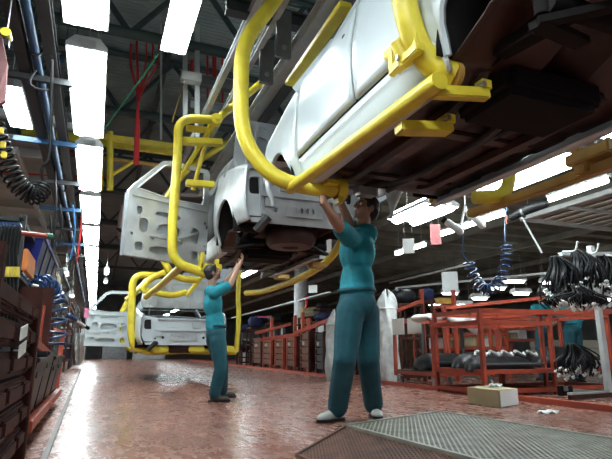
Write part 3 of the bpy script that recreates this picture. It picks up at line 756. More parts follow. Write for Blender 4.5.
tag(MB().tube([at(112, 175, Y=9.0), at(136, 160, Y=9.0)], .03, 8).build('gantry_brace', 'yellow'), 'short yellow brace beside the gantry post', 'brace')
for k, (pts, r) in enumerate((([(-5, 145), (60, 152), (110, 160)], .014), ([(-5, 172), (60, 176), (110, 176)], .014))):
    tag(MB().tube([at(x, y, Y=9.5) for x, y in pts], r, 6).build('red_line', 'redcable'), ('upper thin red line strung across the left aisle', 'lower thin red line strung across the left aisle')[k], 'cable', 'thin red lines')

# the car body on the far cross line
Cx = at(118, 230, Y=13.2)
c4 = car('pinkish grey car body passing crosswise behind the open grey door', (0, 0, 0), mat('dull_primer', (.75, .62, .60), .5, scale=3))
c4['group'] = 'car bodies on the line'; c4.rotation_euler = (0, 0, -PI / 2); c4.location = (Cx.x + .0, 13.2, Cx.z - .25)

# ------------------------------------------------------------------ pipes along the left
for k, (x, z, r, mt, lb) in enumerate(((-.84, 3.22, .05, 'dgrey', 'dark overhead duct, leftmost of the bundle along the aisle'), (-.72, 3.20, .042, 'blue', 'blue overhead pipe along the left side of the aisle'), (-.60, 3.24, .05, 'dgrey', 'dark overhead duct, nearest the aisle lights'))):
    t = thing('overhead_pipe', lb, 'pipe', (x, 12, z), 'overhead pipes left of the aisle')
    if mt == 'blue': MB().tube([(x, 1.5, z), (x, 34, z)], r, 12).build('pipe', mt, t)
    else:
        b_ = MB().bar((x, 1.5, z), (x, 34, z), r * 1.2, r * 2); b_.bar((x, 1.5, z + r), (x, 34, z + r), r * 2, .02); b_.bar((x, 1.5, z - r), (x, 34, z - r), r * 2, .02); b_.build('channel', mt, t, smooth=False)
    for j in range(8): MB().tube([(x, 3.2 + j * 4, z + r), (x, 3.2 + j * 4, 6.5 if j < 2 else 3.52)], .008, 6).build('hanger_rod', 'dgrey', t)
    for j in range(14): MB().tube([(x, 2.6 + j * 2.2, z), (x, 2.63 + j * 2.2, z)], r * 1.3, 12).build('collar', 'dgrey', t)
for k in range(7):
    y = 5.2 + k * 1.7
    t = tag(MB().bar((-1.15, y, 3.125), (-.42, y, 3.125), .05, .06).build('pipe_cross_bar', 'blue' if k % 2 else 'dgrey', smooth=False), '%s cross bar under the overhead pipes, %s' % (('dark', 'blue')[k % 2], ('nearest the camera', 'second', 'third', 'fourth', 'fifth', 'sixth', 'farthest')[k]), 'bar', 'cross bars under the pipes')
cb = [at(48, 90, Y=5), at(36, 88, Y=5), at(30, 80, Y=5), at(44, 62, Y=5.2), at(60, 52, Y=5.2), at(74, 56, Y=5.2)]
tag(MB().tube(spline(cb, 7), .010, 7).build('loose_cable', 'dgrey'), 'grey cable looping from the overhead pipes to the second aisle light', 'cable')
tag(MB().tube([at(50, 60, Y=5.2), at(64, 60, Y=5.2)], .03, 8).build('blue_connector', 'blue'), 'short blue connector beside the second aisle light', 'connector')

# black spring hose at left
t = thing('spring_hose', 'thick black coiled air hose hanging at the upper left', 'hose', at(20, 205, Y=4.2))
sp = [at(-8, 118, Y=4.2), at(2, 150, Y=4.2), at(16, 182, Y=4.2), at(34, 196, Y=4.25), at(44, 186, Y=4.3)]
MB().tube(coil(sp, lambda f: .066 if .05 < f < .93 else .04, 22, 14), .0095, 6).build('coil', 'rubber', t)
for k, (x, y) in enumerate(((1, 131), (3, 145), (4, 155))): MB().box(at(x, y, Y=4.1), (.035, .03, .05)).build('yellow_clip', 'purple', t, bevel=.005)
MB().tube(spline([at(44, 186, Y=4.3), at(42, 168, Y=4.3), at(50, 150, Y=4.3), at(52, 60, Y=4.4)], 6), .012, 6).build('supply_line', 'rubber', t)
pc = [at(-14, 30, Y=3.4), at(3, 40, Y=3.4), at(8, 66, Y=3.4), at(5, 102, Y=3.4), at(-6, 110, Y=3.4)]
tag(MB().plate([(p_.x, p_.z) for p_ in pc], [], .04, lambda u, v, k: V((u, 3.4 + k + .05 * math.sin(u * 30), v))).build('hanging_cloth', mat('dull_pink_cloth', (.36, .17, .17), .9, bump=.5, scale=8)), 'dull pink cloth hanging at the very left edge', 'cloth')
yl = at(4, 17, Y=3.6)
yl = yl + V((-.05, .4, .1)); t = thing('spring_balancer', 'small yellow and black tool balancer in the top left corner', 'tool balancer', yl)
MB().tube([yl - V((0, .05, 0)), yl + V((0, .05, 0))], .035, 14).build('housing', 'purple', t); MB().tube([yl + V((0, 0, .05)), yl + V((0, 0, .9))], .006, 5).build('wire', 'steel', t); MB().box(yl - V((0, 0, .07)), (.05, .06, .05)).build('hook_block', 'black', t)
# lines hanging beyond
for k, (x, y0, y1, Y, mt) in enumerate(((54, 150, 262, 8.2, 'rubber'), (60, 205, 250, 8.6, 'rubber'), (80, 165, 262, 9.8, 'redcable'), (73, 205, 260, 9.0, 'blue'), (50, 215, 280, 8.8, 'rubber'))):
    tag(MB().tube(spline([at(x, y0, Y=Y), at(x + 2, (y0 + y1) / 2, Y=Y), at(x - 3, y1, Y=Y)], 6), .016, 6).build('hanging_line', mt), ('long black hose hanging left of the pipes', 'short black hose hanging under the pipes', 'thin red line hanging beside the aisle lights', 'blue line hanging under the pipes', 'black hose hanging down to the blue bin')[k], 'hose', 'hoses hanging at left')

# ------------------------------------------------------------------ people
def limb(mb, pts, rs): mb.cap([V(p) for p in pts], rs, 12)


def hand_mb(mb, wrist, d, palm_n, curl=.5, s=1.0, thumb=1):
    """wrist point, direction of the hand, normal on the palm side; five fingers curled towards the palm"""
    d = V(d).normalized(); n = V(palm_n); n = (n - d * n.dot(d)).normalized(); r = d.cross(n)
    w = V(wrist)
    R = Matrix((r, d, n)).transposed()
    mb.ell(w + d * .05 * s, (.040 * s, .055 * s, .017 * s), 14, 8, R)
    mb.cap([w - d * .02 * s, w + d * .04 * s], [.026 * s, .030 * s], 10)
    for k, (off, ln) in enumerate(((-.031, .062), (-.011, .074), (.011, .080), (.030, .070))):
        p = w + d * (.088 - .006 * abs(k - 1.8)) * s + r * off * s * thumb; q = p - d * .03 * s
        a = 0.25 * curl; pts = [q, p]
        for f, c in ((.45, .5), (.32, 1.0), (.23, .9)):
            a += c * curl; pts.append(pts[-1] + (d * math.cos(a) + n * math.sin(a)) * ln * f * s + r * off * .12 * s * thumb)
        mb.cap(pts, [.0095 * s, .0098 * s, .009 * s, .0082 * s, .007 * s], 8)
    p = w + d * .025 * s + r * .026 * s * thumb
    t1 = (r * .75 * thumb + d * .6 + n * .3).normalized(); t2 = (r * .3 * thumb + d * .85 + n * (.3 + .3 * curl)).normalized()
    mb.cap([p, p + t1 * .032 * s, p + t1 * .032 * s + t2 * .03 * s, p + t1 * .032 * s + t2 * .03 * s + (t2 + n * .3).normalized() * .024 * s], [.013 * s, .0115 * s, .0105 * s, .0085 * s], 8)


def head_parts(base, fwd, upv, root, mb, s=1.0):
    """skull, jaw, nose, ears into mb; eyes, brows, mouth and hair as parts. base: head centre"""
    f = V(fwd).normalized(); u = V(upv); u = (u - f * u.dot(f)).normalized(); r = f.cross(u)
    R = Matrix((r, f, u)).transposed(); P = lambda x, y, z: V(base) + (r * x + f * y + u * z) * s
    mb.ell(P(0, -.012, .025), (.076 * s, .094 * s, .092 * s), 18, 12, R); mb.ell(P(0, .018, -.045), (.058 * s, .068 * s, .068 * s), 16, 10, R)
    mb.ell(P(0, .058, -.085), (.030 * s, .026 * s, .022 * s), 12, 8, R)
    mb.cap([P(0, .080, .012), P(0, .104, -.022)], [.010 * s, .0165 * s], 8); mb.ell(P(0, .082, .03), (.045 * s, .014 * s, .010 * s), 10, 8, R)
    for k in (-1, 1):
        mb.ell(P(.076 * k, -.012, -.01), (.010 * s, .020 * s, .032 * s), 10, 8, R)
        mb.ell(P(.045 * k, .052, -.03), (.022 * s, .026 * s, .022 * s), 10, 8, R)

    def post():
        for k in (-1, 1):
            e = MB().ell(P(.031 * k, .078, .006), (.0125 * s, .010 * s, .0085 * s), 12, 8, R).build('eye', 'eye', root)
            MB().ell(P(.031 * k, .0868, .006), (.0055 * s, .003 * s, .0055 * s), 10, 6, R).build('iris', 'hair', e)
            MB().cap([P(.014 * k, .089, .026), P(.047 * k, .079, .027)], [.0045 * s, .0035 * s], 6).build('eyebrow', 'hair', root)
        MB().ell(P(0, .083, -.056), (.022 * s, .006 * s, .0065 * s), 12, 6, R).build('mouth', 'lip', root)
        h = MB(); h.ell(P(0, -.022, .040), (.083 * s, .097 * s, .090 * s), 18, 12, R); h.ell(P(0, -.055, -.01), (.077 * s, .062 * s, .075 * s), 16, 10, R)
        for k in (-1, 1): h.ell(P(.070 * k, .018, .02), (.012 * s, .022 * s, .03 * s), 10, 8, R)
        for k in range(9): h.ell(P(-.056 + .014 * k, .050 - .0008 * (k - 4) ** 2 * 2, .098 - .0012 * (k - 4) ** 2), (.016 * s, .03 * s, .016 * s), 8, 6, R)
        h.build('hair', 'hair', root, remesh=.009 * s, smooth_it=2)
    return post


def shoe_mb(ank, d, s=1.0):
    """shoe on the floor under the ankle, pointing along d"""
    d = V((d[0], d[1], 0)).normalized(); r = V((d.y, -d.x, 0)); R = Matrix((r, d, V((0, 0, 1)))).transposed()
    a = V((ank[0], ank[1], 0)); m_ = MB()
    m_.ell(a + d * .02 * s + V((0, 0, .055 * s)), (.042 * s, .085 * s, .055 * s), 14, 8, R)
    m_.ell(a + d * .12 * s + V((0, 0, .038 * s)), (.047 * s, .085 * s, .038 * s), 14, 8, R)
    m_.cap([a + V((0, 0, .06 * s)), a + V((0, 0, .12 * s))], [.05 * s, .046 * s], 12)
    so = MB()
    so.plate([(x, y) for x, y in oval(0, .066 * s, .050 * s, .150 * s, 22, 2.3)], [], .024 * s, lambda x, y, z: a + r * x + d * y + V((0, 0, z)))
    return m_, so


def person(label, J, s, fwd, look, shirt='shirt', trous='trousers', shoe='shoe', face=True, group=None, toes=None, hands=True):
    """J: joints in metres; s: scale of thicknesses; fwd: where the chest faces"""
    f = V(fwd).normalized(); side = f.cross(V((0, 0, 1))).normalized()        # to the person's right
    pel, che, nk, hd = (V(J[k]) for k in ('pelvis', 'chest', 'neck', 'head'))
    root = thing('person', label, 'person', (pel.x, pel.y, 0), group)
    b = MB(); sh = MB(); tr = MB()
    up = (che - pel).normalized(); sr = Matrix((side, f, V((0, 0, 1)))).transposed()
    wst = pel.lerp(che, .42)
    # torso: flattened ellipsoids, wide across the shoulders
    for mb, g in ((b, 0.0), (sh, .016 * s)):
        mb.ell(che, (.165 * s + g, .110 * s + g, .20 * s), 18, 12, sr); mb.ell(wst, (.145 * s + g, .105 * s + g, .19 * s), 18, 12, sr)
        mb.ell(nk - V((0, 0, .075 * s)), (.15 * s + g, .085 * s + g, .075 * s + g), 16, 10, sr)
        if mb is b: mb.ell(pel + V((0, 0, .03 * s)), (.145 * s, .105 * s, .11 * s), 18, 12, sr)
        else: mb.ell(pel.lerp(che, .26), (.152 * s + g, .112 * s + g, .12 * s), 18, 12, sr)
    tr.ell(pel + V((0, 0, .0)), (.176 * s, .134 * s, .15 * s), 18, 12, sr)
    hips = {}
    for k, sg in (('l', -1), ('r', 1)):
        S, E_, W, K, A, H = (V(J[k + q]) for q in ('sho', 'elb', 'wri', 'kne', 'ank', 'hip'))
        limb(b, [S, S.lerp(E_, .5), E_], [.058 * s, .052 * s, .042 * s]); limb(b, [E_, E_.lerp(W, .3), W], [.043 * s, .044 * s, .028 * s])
        limb(b, [nk - V((0, 0, .07 * s)), S], [.06 * s, .062 * s])
        limb(sh, [nk - V((0, 0, .075 * s)), S], [.07 * s, .078 * s]); sl = S.lerp(E_, .80); limb(sh, [S, S.lerp(E_, .45), sl], [.078 * s, .074 * s, .070 * s])
        limb(b, [H, H.lerp(K, .5), K], [.070 * s, .066 * s, .055 * s]); limb(b, [K, K.lerp(A, .35), A], [.057 * s, .058 * s, .038 * s])
        cu = K.lerp(A, .93)
        limb(tr, [H, H.lerp(K, .5), K], [.112 * s, .104 * s, .088 * s]); limb(tr, [K, K.lerp(A, .4), cu], [.088 * s, .086 * s, .080 * s])
        for q in range(3): tr.ell(K.lerp(A, .72 + .09 * q), (.086 * s, .086 * s, .02 * s), 12, 6)
        if hands: hand_mb(b, W, V(J.get(k + 'hd', W - E_)), V(J.get(k + 'pn', (0, 0, 1))), J.get('curl', .6), s, sg)
    limb(b, [nk - V((0, 0, .06 * s)), nk.lerp(hd, .6)], [.062 * s, .056 * s])
    post = head_parts(hd, look, J.get('headup', (0, 0, 1)), root, b, s)
    b.build('body', 'skin', root, remesh=.0075, smooth_it=2)
    post()
    so = sh.build('shirt', shirt, root, remesh=.013, smooth_it=3)
    MB().tube([nk + V((0, 0, -.03 * s)) + (side * math.cos(a) * .075 + f * math.sin(a) * .07) * s for a in lin(0, 2 * PI, 16)], .016 * s, 8).build('collar', shirt, so)
    to = tr.build('trousers', trous, root, remesh=.013, smooth_it=2)
    MB().grid(lambda a, z: pel + side * math.cos(a) * .172 * s + f * math.sin(a) * .130 * s + V((0, 0, .085 * s + z)), lin(0, 2 * PI, 24), [0, .03 * s]).build('waistband', trous, to, solid=.006)
    for k in ('l', 'r'):
        A = V(J[k + 'ank']); u_, s_ = shoe_mb(A, (toes or {}).get(k, f), s)
        o = u_.build('shoe', shoe, root, remesh=.009, smooth_it=2); s_.build('sole', 'rubber', o)
    return root


def P3(x, y, Y, dz=0): return at(x, y, Y=Y) + V((0, 0, dz))


# the tall worker in front: faces left, reaching up to the hanger
Yp = 3.85
J = dict(pelvis=P3(357, 304, Yp), chest=P3(357, 252, Yp), neck=P3(362, 226, Yp), head=P3(366, 209, Yp - .02),
         lsho=P3(350, 238, Yp - .16), rsho=P3(368, 237, Yp + .17), lelb=P3(340, 228, Yp - .32), lwri=P3(323, 201, Yp - .36), relb=P3(350, 226, Yp + .05), rwri=P3(341, 203, Yp - .1),
         lhip=P3(350, 312, Yp - .07), rhip=P3(366, 312, Yp + .08), lkne=P3(345, 358, Yp - .10), rkne=P3(368, 358, Yp + .02),
         lhd=(.15, .05, 1), rhd=(-.1, 0, 1), lpn=(.3, .9, 0), rpn=(-.2, -.9, 0), curl=.55, headup=(.25, 0, 1))
J['lank'] = at(337, 421, Z=0) + V((0, 0, .08)); J['rank'] = at(374, 417, Z=0) + V((0, 0, .08))
person('tall worker in teal shirt and trousers reaching up to the yellow hook end', J, 1.05, (-1, -.15, 0), (-.92, -.1, .30), toes=dict(l=(-.9, -.35, 0), r=(-.3, -1, 0)))
# the worker under the second car: faces right
Yq = 6.1
J = dict(pelvis=P3(216, 334, Yq), chest=P3(213, 304, Yq), neck=P3(212, 286, Yq), head=P3(213, 273, Yq - .02),
         lsho=P3(212, 291, Yq + .16), rsho=P3(214, 293, Yq - .16), lelb=P3(224, 285, Yq + .18), lwri=P3(236, 268, Yq + .1), relb=P3(230, 285, Yq - .2), rwri=P3(240, 264, Yq - .12),
         lhip=P3(214, 340, Yq + .07), rhip=P3(218, 340, Yq - .07), lkne=P3(222, 367, Yq + .10), rkne=P3(221, 368, Yq - .08),
         lhd=(.5, 0, .8), rhd=(.4, 0, .9), lpn=(-.5, 0, .6), rpn=(-.6, 0, .5), curl=.5, headup=(-.35, 0, 1))
J['lank'] = at(222, 398, Z=0) + V((0, 0, .08)); J['rank'] = at(214, 402, Z=0) + V((0, 0, .08))
person('shorter worker in teal with arms raised under the middle grey car, facing right', J, .86, (1, .1, 0), (.93, .0, .35), shoe='shoed', toes=dict(l=(1, .1, 0), r=(1, -.15, 0)))
# two more workers among the racks on the right
for (x, lb, dx, Yb) in ((545, 'worker in teal standing behind the orange rack, left of the rack post, back turned', 0, 8.2), (574, 'worker in teal bending behind the black cable bundles at right', 1, 7.6)):
    g = at(x, 345, Y=Yb); X_, Y_ = g.x, Yb
    b_ = .12 * dx
    J = dict(pelvis=V((X_, Y_, .98)), chest=V((X_ + b_, Y_ - .04, 1.27)), neck=V((X_ + b_ * 1.6, Y_ - .05, 1.50)), head=V((X_ + b_ * 2.2, Y_ - .02, 1.64)),
             lsho=V((X_ + b_ - .19, Y_, 1.42)), rsho=V((X_ + b_ + .19, Y_, 1.42)), lelb=V((X_ - .25, Y_ + .08, 1.16)), relb=V((X_ + .27, Y_ + .08, 1.16)),
             lwri=V((X_ - .2, Y_ + .30, 1.05)), rwri=V((X_ + .2, Y_ + .30, 1.05)), lhip=V((X_ - .09, Y_, .92)), rhip=V((X_ + .09, Y_, .92)),
             lkne=V((X_ - .11, Y_ + .03, .5)), rkne=V((X_ + .11, Y_ + .03, .5)), lank=V((X_ - .12, Y_, .08)), rank=V((X_ + .12, Y_, .08)))
    person(lb, J, .98, (0.05, 1, 0), (.05, 1, -.2), shoe='shoed', group=None)

# ------------------------------------------------------------------ right-hand side: carts, racks, crates
def frame_rack(name, label, cat, x0, x1, y0, y1, z1, zs=(.08,), mtl='red', w=.05, group=None, wheels=False, top=True):
    t = thing(name, label, cat, ((x0 + x1) / 2, (y0 + y1) / 2, 0), group)
    zb = .17 if wheels else 0
    for x in (x0, x1):
        for y in (y0, y1): MB().bar((x, y, zb), (x, y, z1), w, w).build('post', mtl, t, smooth=False, bevel=.004)
    for z in list(zs) + ([z1 - w / 2] if top else []):
        f_ = MB()
        for a, b in (((x0, y0), (x1, y0)), ((x1, y0), (x1, y1)), ((x1, y1), (x0, y1)), ((x0, y1), (x0, y0))): f_.bar((*a, z), (*b, z), w * .9, w)
        f_.build('frame', mtl, t, smooth=False)
    if wheels:
        for x in (x0 + .04, x1 - .04):
            for y in (y0 + .04, y1 - .04):
                c = MB().tube([(x - .018, y, .065), (x + .018, y, .065)], .065, 16).build('caster_wheel', 'pale', t)
                MB().bar((x - .028, y, .06), (x - .028, y, .17), .006, .05).bar((x + .028, y, .06), (x + .028, y, .17), .006, .05).box((x, y, .165), (.07, .08, .012)).build('fork', 'steel', c, smooth=False)
    return t


# wheeled cart just behind the kerb
c0 = at(432, 390, Z=0); c1 = at(397, 386, Z=0)
cx, cy0, cy1 = c0.x + .06, c0.y, c1.y + .1
zt = at(431, 316, Y=cy0).z
cart = frame_rack('wheeled_cart', 'orange red wheeled cart beside the white plastic bag, paper sheets on its side', 'cart', cx, cx + 1.1, cy0, cy1, zt, (.22,), wheels=True)
MB().box((cx + .55, (cy0 + cy1) / 2, .255), (1.06, cy1 - cy0, .02)).build('deck', 'dgrey', cart, smooth=False)
for y in (cy0, cy1): MB().bar((cx + .55, y, .2), (cx + .55, y, zt), .04, .04).build('post', 'dgrey', cart, smooth=False)
for (u0, u1, v0, v1, lb) in ((393, 404, 318, 335, 'left'), (408, 421, 317, 334, 'right')):
    a, b_ = at(u0, v1, X=cx - .03), at(u1, v0, X=cx - .03)
    tag(MB().box((cx - .035, (a.y + b_.y) / 2, (a.z + b_.z) / 2), (.004, abs(a.y - b_.y), b_.z - a.z)).build('paper_sheet', 'paper', smooth=False), 'white paper sheet hung on the side of the wheeled cart, %s one' % lb, 'paper sheet', 'paper sheets on the cart')
# black mouldings lying on the deck and on the racks
def moulding(x, y, z, L, w, h, label, ang=0):
    t = thing('bumper_moulding', label, 'moulding', (x, y, z), 'black mouldings on the racks')
    R = Matrix.Rotation(ang, 3, 'Z')
    MB().grid(lambda u, a: V((x, y, z)) + R @ V((L * u / 2, w * .5 * math.cos(a) * (1 - abs(u) ** 6) - .22 * w * u * u, h * max(0, math.sin(a)) ** .6 * (1 - .98 * abs(u) ** 5))), lin(-1, 1, 14), lin(0, PI, 10)).build('skin', 'black', t, solid=.012)
    MB().grid(lambda u, k: V((x, y, z)) + R @ V((L * u * .46, -w * .53 - .22 * w * u * u, h * (.35 + .2 * k))), lin(-1, 1, 10), [0, 1]).build('trim_strip', 'dgrey', t, solid=.01)
    return t


m1 = moulding(cx + .5, (cy0 + cy1) / 2, .27, 1.0, .7, .26, 'black plastic moulding on the deck of the wheeled cart')
for k in range(3):
    e_ = at((404, 420, 437)[k], 350, X=cx + .3)
    tag(MB().box((cx + .1 + .3 * k, cy0 + .12, .60), (.14, .10, .16)).box((cx + .1 + .3 * k, cy0 + .12, .70), (.05, .05, .05)).build('part_canister', 'black', bevel=.015), ('black canister part', 'second black canister part', 'third black canister part')[k] + ' on the wheeled cart, counted from the left', 'car part', 'canister parts on the cart') if False else None
# white cloth thrown over the cart
sh_ = MB()
def sheet(u, v):
    p_ = at(414 + u / .3 * 18, 303, X=cx - .06) if u < .3 else at(432 + (u - .3) / .7 * 42, 302, Y=cy0 - .06)
    nx, ny = (-1, 0) if u < .3 else (0, -1)
    drop = (.10 + .20 * max(0, u - .55) / .45 + .02 * math.sin(u * 21)) * v
    puff = .025 * math.sin(u * 17 + v * 3) + .05 * math.sin(v * PI) + .02 * math.sin(u * 31)
    return V((p_.x + nx * puff, p_.y + ny * puff, zt + .03 - drop))
sh_.grid(lambda u, v: sheet(u, v), lin(0, 1, 24), lin(0, 1, 14))
tag(sh_.build('cloth_sheet', 'cloth', solid=.012), 'crumpled white cloth draped over the front edge of the wheeled cart', 'cloth')
# big rack with black mouldings
rY = 5.55; ra = at(486, 386, Y=rY); rX0 = at(485, 386, Y=rY).x; rX1 = at(556, 389, Y=rY).x
zt2 = at(480, 308, Y=rY).z
rk = frame_rack('parts_rack', 'orange red steel rack full of black mouldings, behind the cardboard box on the floor', 'rack', rX0, rX1, rY, rY + 1.0, zt2, (.06, at(480, 372, Y=rY).z, at(480, 322, Y=rY).z), w=.055)
MB().bar((rX0, rY, .06), (rX0 + .01, rY, .06), .1, .06).build('foot', 'red', rk, smooth=False)
MB().box(((rX0 + rX1) / 2, rY + .5, .29), (rX1 - rX0 - .06, .94, .02)).build('shelf', 'dgrey', rk, smooth=False)
moulding((rX0 + rX1) / 2 - .1, rY + .35, .30, 1.1, .5, .20, 'black plastic moulding at the front of the orange rack')
moulding((rX0 + rX1) / 2, rY + .72, .30, 1.15, .5, .24, 'black plastic moulding at the back of the orange rack')
for k in range(5):
    x = rX0 + .12 + .22 * k
    tag(MB().tube(spline([(x - .08, rY + .2, .50 + .01 * k), (x, rY + .25, .56), (x + .1, rY + .2, .50), (x + .16, rY + .28, .54)], 5), .02, 7).build('wire_clip', 'pale'), 'small pale wire clip lying on the black moulding, %s from the left' % ('first', 'second', 'third', 'fourth', 'fifth')[k], 'clip', 'clips on the mouldings')
# long orange rails over the racks
a, b_ = at(440, 302, Y=6.6), at(560, 299, Y=6.2)
tag(MB().bar(at(446, 308, Y=7.0), at(560, 296, Y=6.2), .05).build('orange_rail', 'red', smooth=False), 'orange rail crossing above the racks, upper', 'rail', 'orange rails above the racks')
tag(MB().bar(at(470, 313, Y=6.0), at(640, 311, Y=5.2), .07).build('orange_rail', 'red', smooth=False), 'orange rail crossing above the racks, lower', 'rail', 'orange rails above the racks')
# second rack at the right edge and bits beside it
r3x = at(598, 384, Y=5.0).x
r3 = frame_rack('parts_rack', 'orange red rack at the right edge behind the pale post', 'rack', r3x - .12, r3x + 1.2, 5.72, 6.6, 1.1, (.06, .3), w=.05)
MB().box((r3x + .54, 6.15, .32), (1.28, .86, .02)).build('shelf', 'dgrey', r3, smooth=False)
moulding(r3x + .55, 6.1, .33, 1.0, .6, .3, 'black plastic moulding on the rack at the right edge')
pt = at(608, 386, Y=4.9)
hs_ = thing('harness_stand', 'pale grey stand at the right edge hung with black cable harnesses', 'stand', (pt.x, 4.9, 0))
tp = at(594, 250, Y=4.9)
MB().bar((pt.x, 4.9, 0), (pt.x, 4.9, tp.z + .05), .07, .07).build('post', 'pale', hs_, smooth=False, bevel=.004)
MB().bar((pt.x - .55, 4.9, tp.z - .1), (pt.x + .8, 4.9, tp.z + .0), .06, .05).build('arm', 'pale', hs_, smooth=False, bevel=.004)
MB().bar((pt.x, 4.35, .04), (pt.x, 5.4, .04), .07, .06).build('foot', 'pale', hs_, smooth=False)
MB().bar((pt.x - .6, 4.95, .04), (pt.x + .6, 4.95, .04), .07, .06).build('foot', 'pale', hs_, smooth=False)
for k in range(4): MB().tube(spline([(pt.x - .5 + .36 * k, 4.9, tp.z - .06), (pt.x - .5 + .36 * k, 4.72, tp.z - .08), (pt.x - .5 + .36 * k, 4.66, tp.z + .03)], 5), .012, 7).build('hook', 'pale', hs_)
rnd = random.Random(3)
def harness(cx_, cy_, cz_, L, w, n, label):
    t = thing('cable_harness', label, 'cable harness', (cx_, cy_, cz_ - L), 'black cable harnesses on the stand')
    m_ = MB(); m2 = MB()
    for k in range(n):
        a = rnd.uniform(-1, 1) * w; bq = rnd.uniform(-.12, .12); l = L * rnd.uniform(.65, 1.05); o = rnd.uniform(.02, .12)
        pts = [(cx_ + a * .5 - o, cy_ + bq, cz_ - l), (cx_ + a * .8 - o * .5, cy_ + bq, cz_ - l * .6), (cx_ + a * .45, cy_ + bq * .6, cz_ - l * .2), (cx_ + a * .2, cy_ + bq * .3, cz_ + .07),
               (cx_ + a * .4 + o, cy_ + bq - .06, cz_ - l * .2), (cx_ + a + o, cy_ + bq - .08, cz_ - l * .62), (cx_ + a * .8 + o * 1.3, cy_ + bq - .05, cz_ - l * rnd.uniform(.8, 1.05))]
        m_.tube(spline(pts, 6), rnd.uniform(.007, .012), 6)
        for e in (pts[0], pts[-1]):
            if rnd.random() < .5: m2.box(e, (.03, .03, .05), (rnd.uniform(0, 1), rnd.uniform(0, 1), 0))
    tag(m_.build('wires', 'rubber', t), None, None, None, 'stuff')
    tag(m2.build('connectors', 'paper', t, smooth=False), None, None, None, 'stuff')
for k, (x, y, Y, L, w) in enumerate(((556, 262, 4.85, .50, .16), (577, 256, 4.8, .52, .18), (600, 258, 4.95, .5, .2))):
    p_ = at(x, y, Y=Y); harness(p_.x, p_.y, p_.z, L, w, 42, ('left', 'middle', 'right')[k] + ' bundle of black cable harness hanging from the pale stand')
pl = at(575, 300, Y=4.8); harness(pl.x - .1, 4.75, pl.z + .1, .22, .5, 50, 'wide heap of black cable harness under the hanging bundles')
lp = at(585, 372, Y=5.1); harness(lp.x - .05, 5.2, lp.z + .28, .36, .22, 40, 'low bundle of black cable harness beside the orange rack')
p_ = at(560, 385, Y=4.9)
tag(MB().bar((p_.x + .02, 4.8, .03), (p_.x + .9, 4.75, .05), .05, .05).build('loose_bar', 'brown', smooth=False), 'dark red bar lying on the floor by the pale stand', 'bar')
p_ = at(572, 396, Z=0)
t = thing('floor_bracket', 'small black bracket standing behind the kerb by the pale stand', 'bracket', p_)
MB().box(p_ + V((0, .1, .06)), (.18, .10, .12)).build('plate', 'black', t, smooth=False, bevel=.008); MB().tube([p_ + V((-.05, .04, .06)), p_ + V((-.05, .04, .12))], .03, 10).build('knob', 'steel', t)

# cardboard box on the floor
q0, q1, q2_ = at(468, 403, Z=0), at(500, 408, Z=0), at(519, 405, Z=0)
ex = (q1 - q0); ey = (q2_ - q1); hz_ = .17
bx = thing('cardboard_box', 'cardboard box with a white end lying on the floor by the kerb', 'box', (q0 + q2_) / 2)
def bxp(u, v, z): return q0 + ex * u + ey * v + V((0, 0, z))
MB().add([bxp(u, v, z) for z in (0, hz_) for u, v in ((0, 0), (1, 0), (1, 1), (0, 1))], [(0, 3, 2, 1), (4, 5, 6, 7), (0, 1, 5, 4), (1, 2, 6, 5), (2, 3, 7, 6), (3, 0, 4, 7)]).build('carton', 'card', bx, smooth=False, bevel=.004)
MB().add([bxp(1.012, v, z) for v, z in ((.04, .008), (.96, .008), (.96, hz_ - .008), (.04, hz_ - .008))], [(0, 1, 2, 3)]).build('end_label', 'paper', bx, smooth=False, solid=.004)
MB().add([bxp(u, v, hz_ + .003) for u, v in ((0, .46), (1, .46), (1, .54), (0, .54))], [(0, 1, 2, 3)]).build('tape', 'cardlt', bx, smooth=False, solid=.003)
sc_ = bxp(.55, .6, hz_ + .004)
tag(MB().grid(lambda u, v: sc_ + V((.06 * u, .05 * v, .02 + .018 * math.sin(u * 4 + v * 3))), lin(-1, 1, 8), lin(-1, 1, 8)).build('paper_scrap', 'paper', solid=.003), 'white paper scrap on top of the cardboard box', 'scrap')
sc_ = at(548, 413, Z=0)
tag(MB().grid(lambda u, v: sc_ + V((.10 * u, .06 * v + .02 * u, .012 + .010 * math.sin(u * 5 + v * 4))), lin(-1, 1, 10), lin(-1, 1, 8)).build('paper_scrap', 'paper', solid=.003), 'flat white wrapper scrap on the red floor right of the cardboard box', 'scrap')

# white plastic bags behind the tall worker
for k, (x, w_, yt, lb) in enumerate(((330, 9, 312, 'left'), (384, 10, 293, 'right'))):
    g = at(x, 381 if k == 0 else 384, Z=0); g.x += .12; h_ = at(x, yt, Y=g.y).z; wd = w_ / 520 * g.y * 1.1
    t = thing('plastic_bag', 'tall white plastic wrapped bundle standing just %s of the tall worker' % lb, 'bundle', g, 'white wrapped bundles')
    MB().grid(lambda a, z: g + V(((wd * (1 + .13 * math.sin(3 * a + 7 * z + k) + .08 * math.sin(7 * a - 11 * z) + .14 * math.sin(z * 6 + k * 2))) * math.cos(a) * (math.sin(min(1, z * 7) * PI / 2) * .25 + .75) * math.sqrt(max(0.02, 1 - max(0, (z - .8) / .2) ** 2)),
              (wd * 1.0) * math.sin(a) * (1 + .07 * math.sin(5 * a + 8 * z)) * math.sqrt(max(0.02, 1 - max(0, (z - .8) / .2) ** 2)), h_ * z * (1 + .05 * math.sin(2 * a + k)) )), lin(0, 2 * PI, 28), lin(0, 1, 24)).build('film', 'film', t)
    MB().tube([g + V((wd * 1.02 * math.cos(a), wd * 1.02 * math.sin(a), h_ * .82)) for a in lin(0, 2 * PI, 20)], .012, 6).build('tie', 'paper', t)

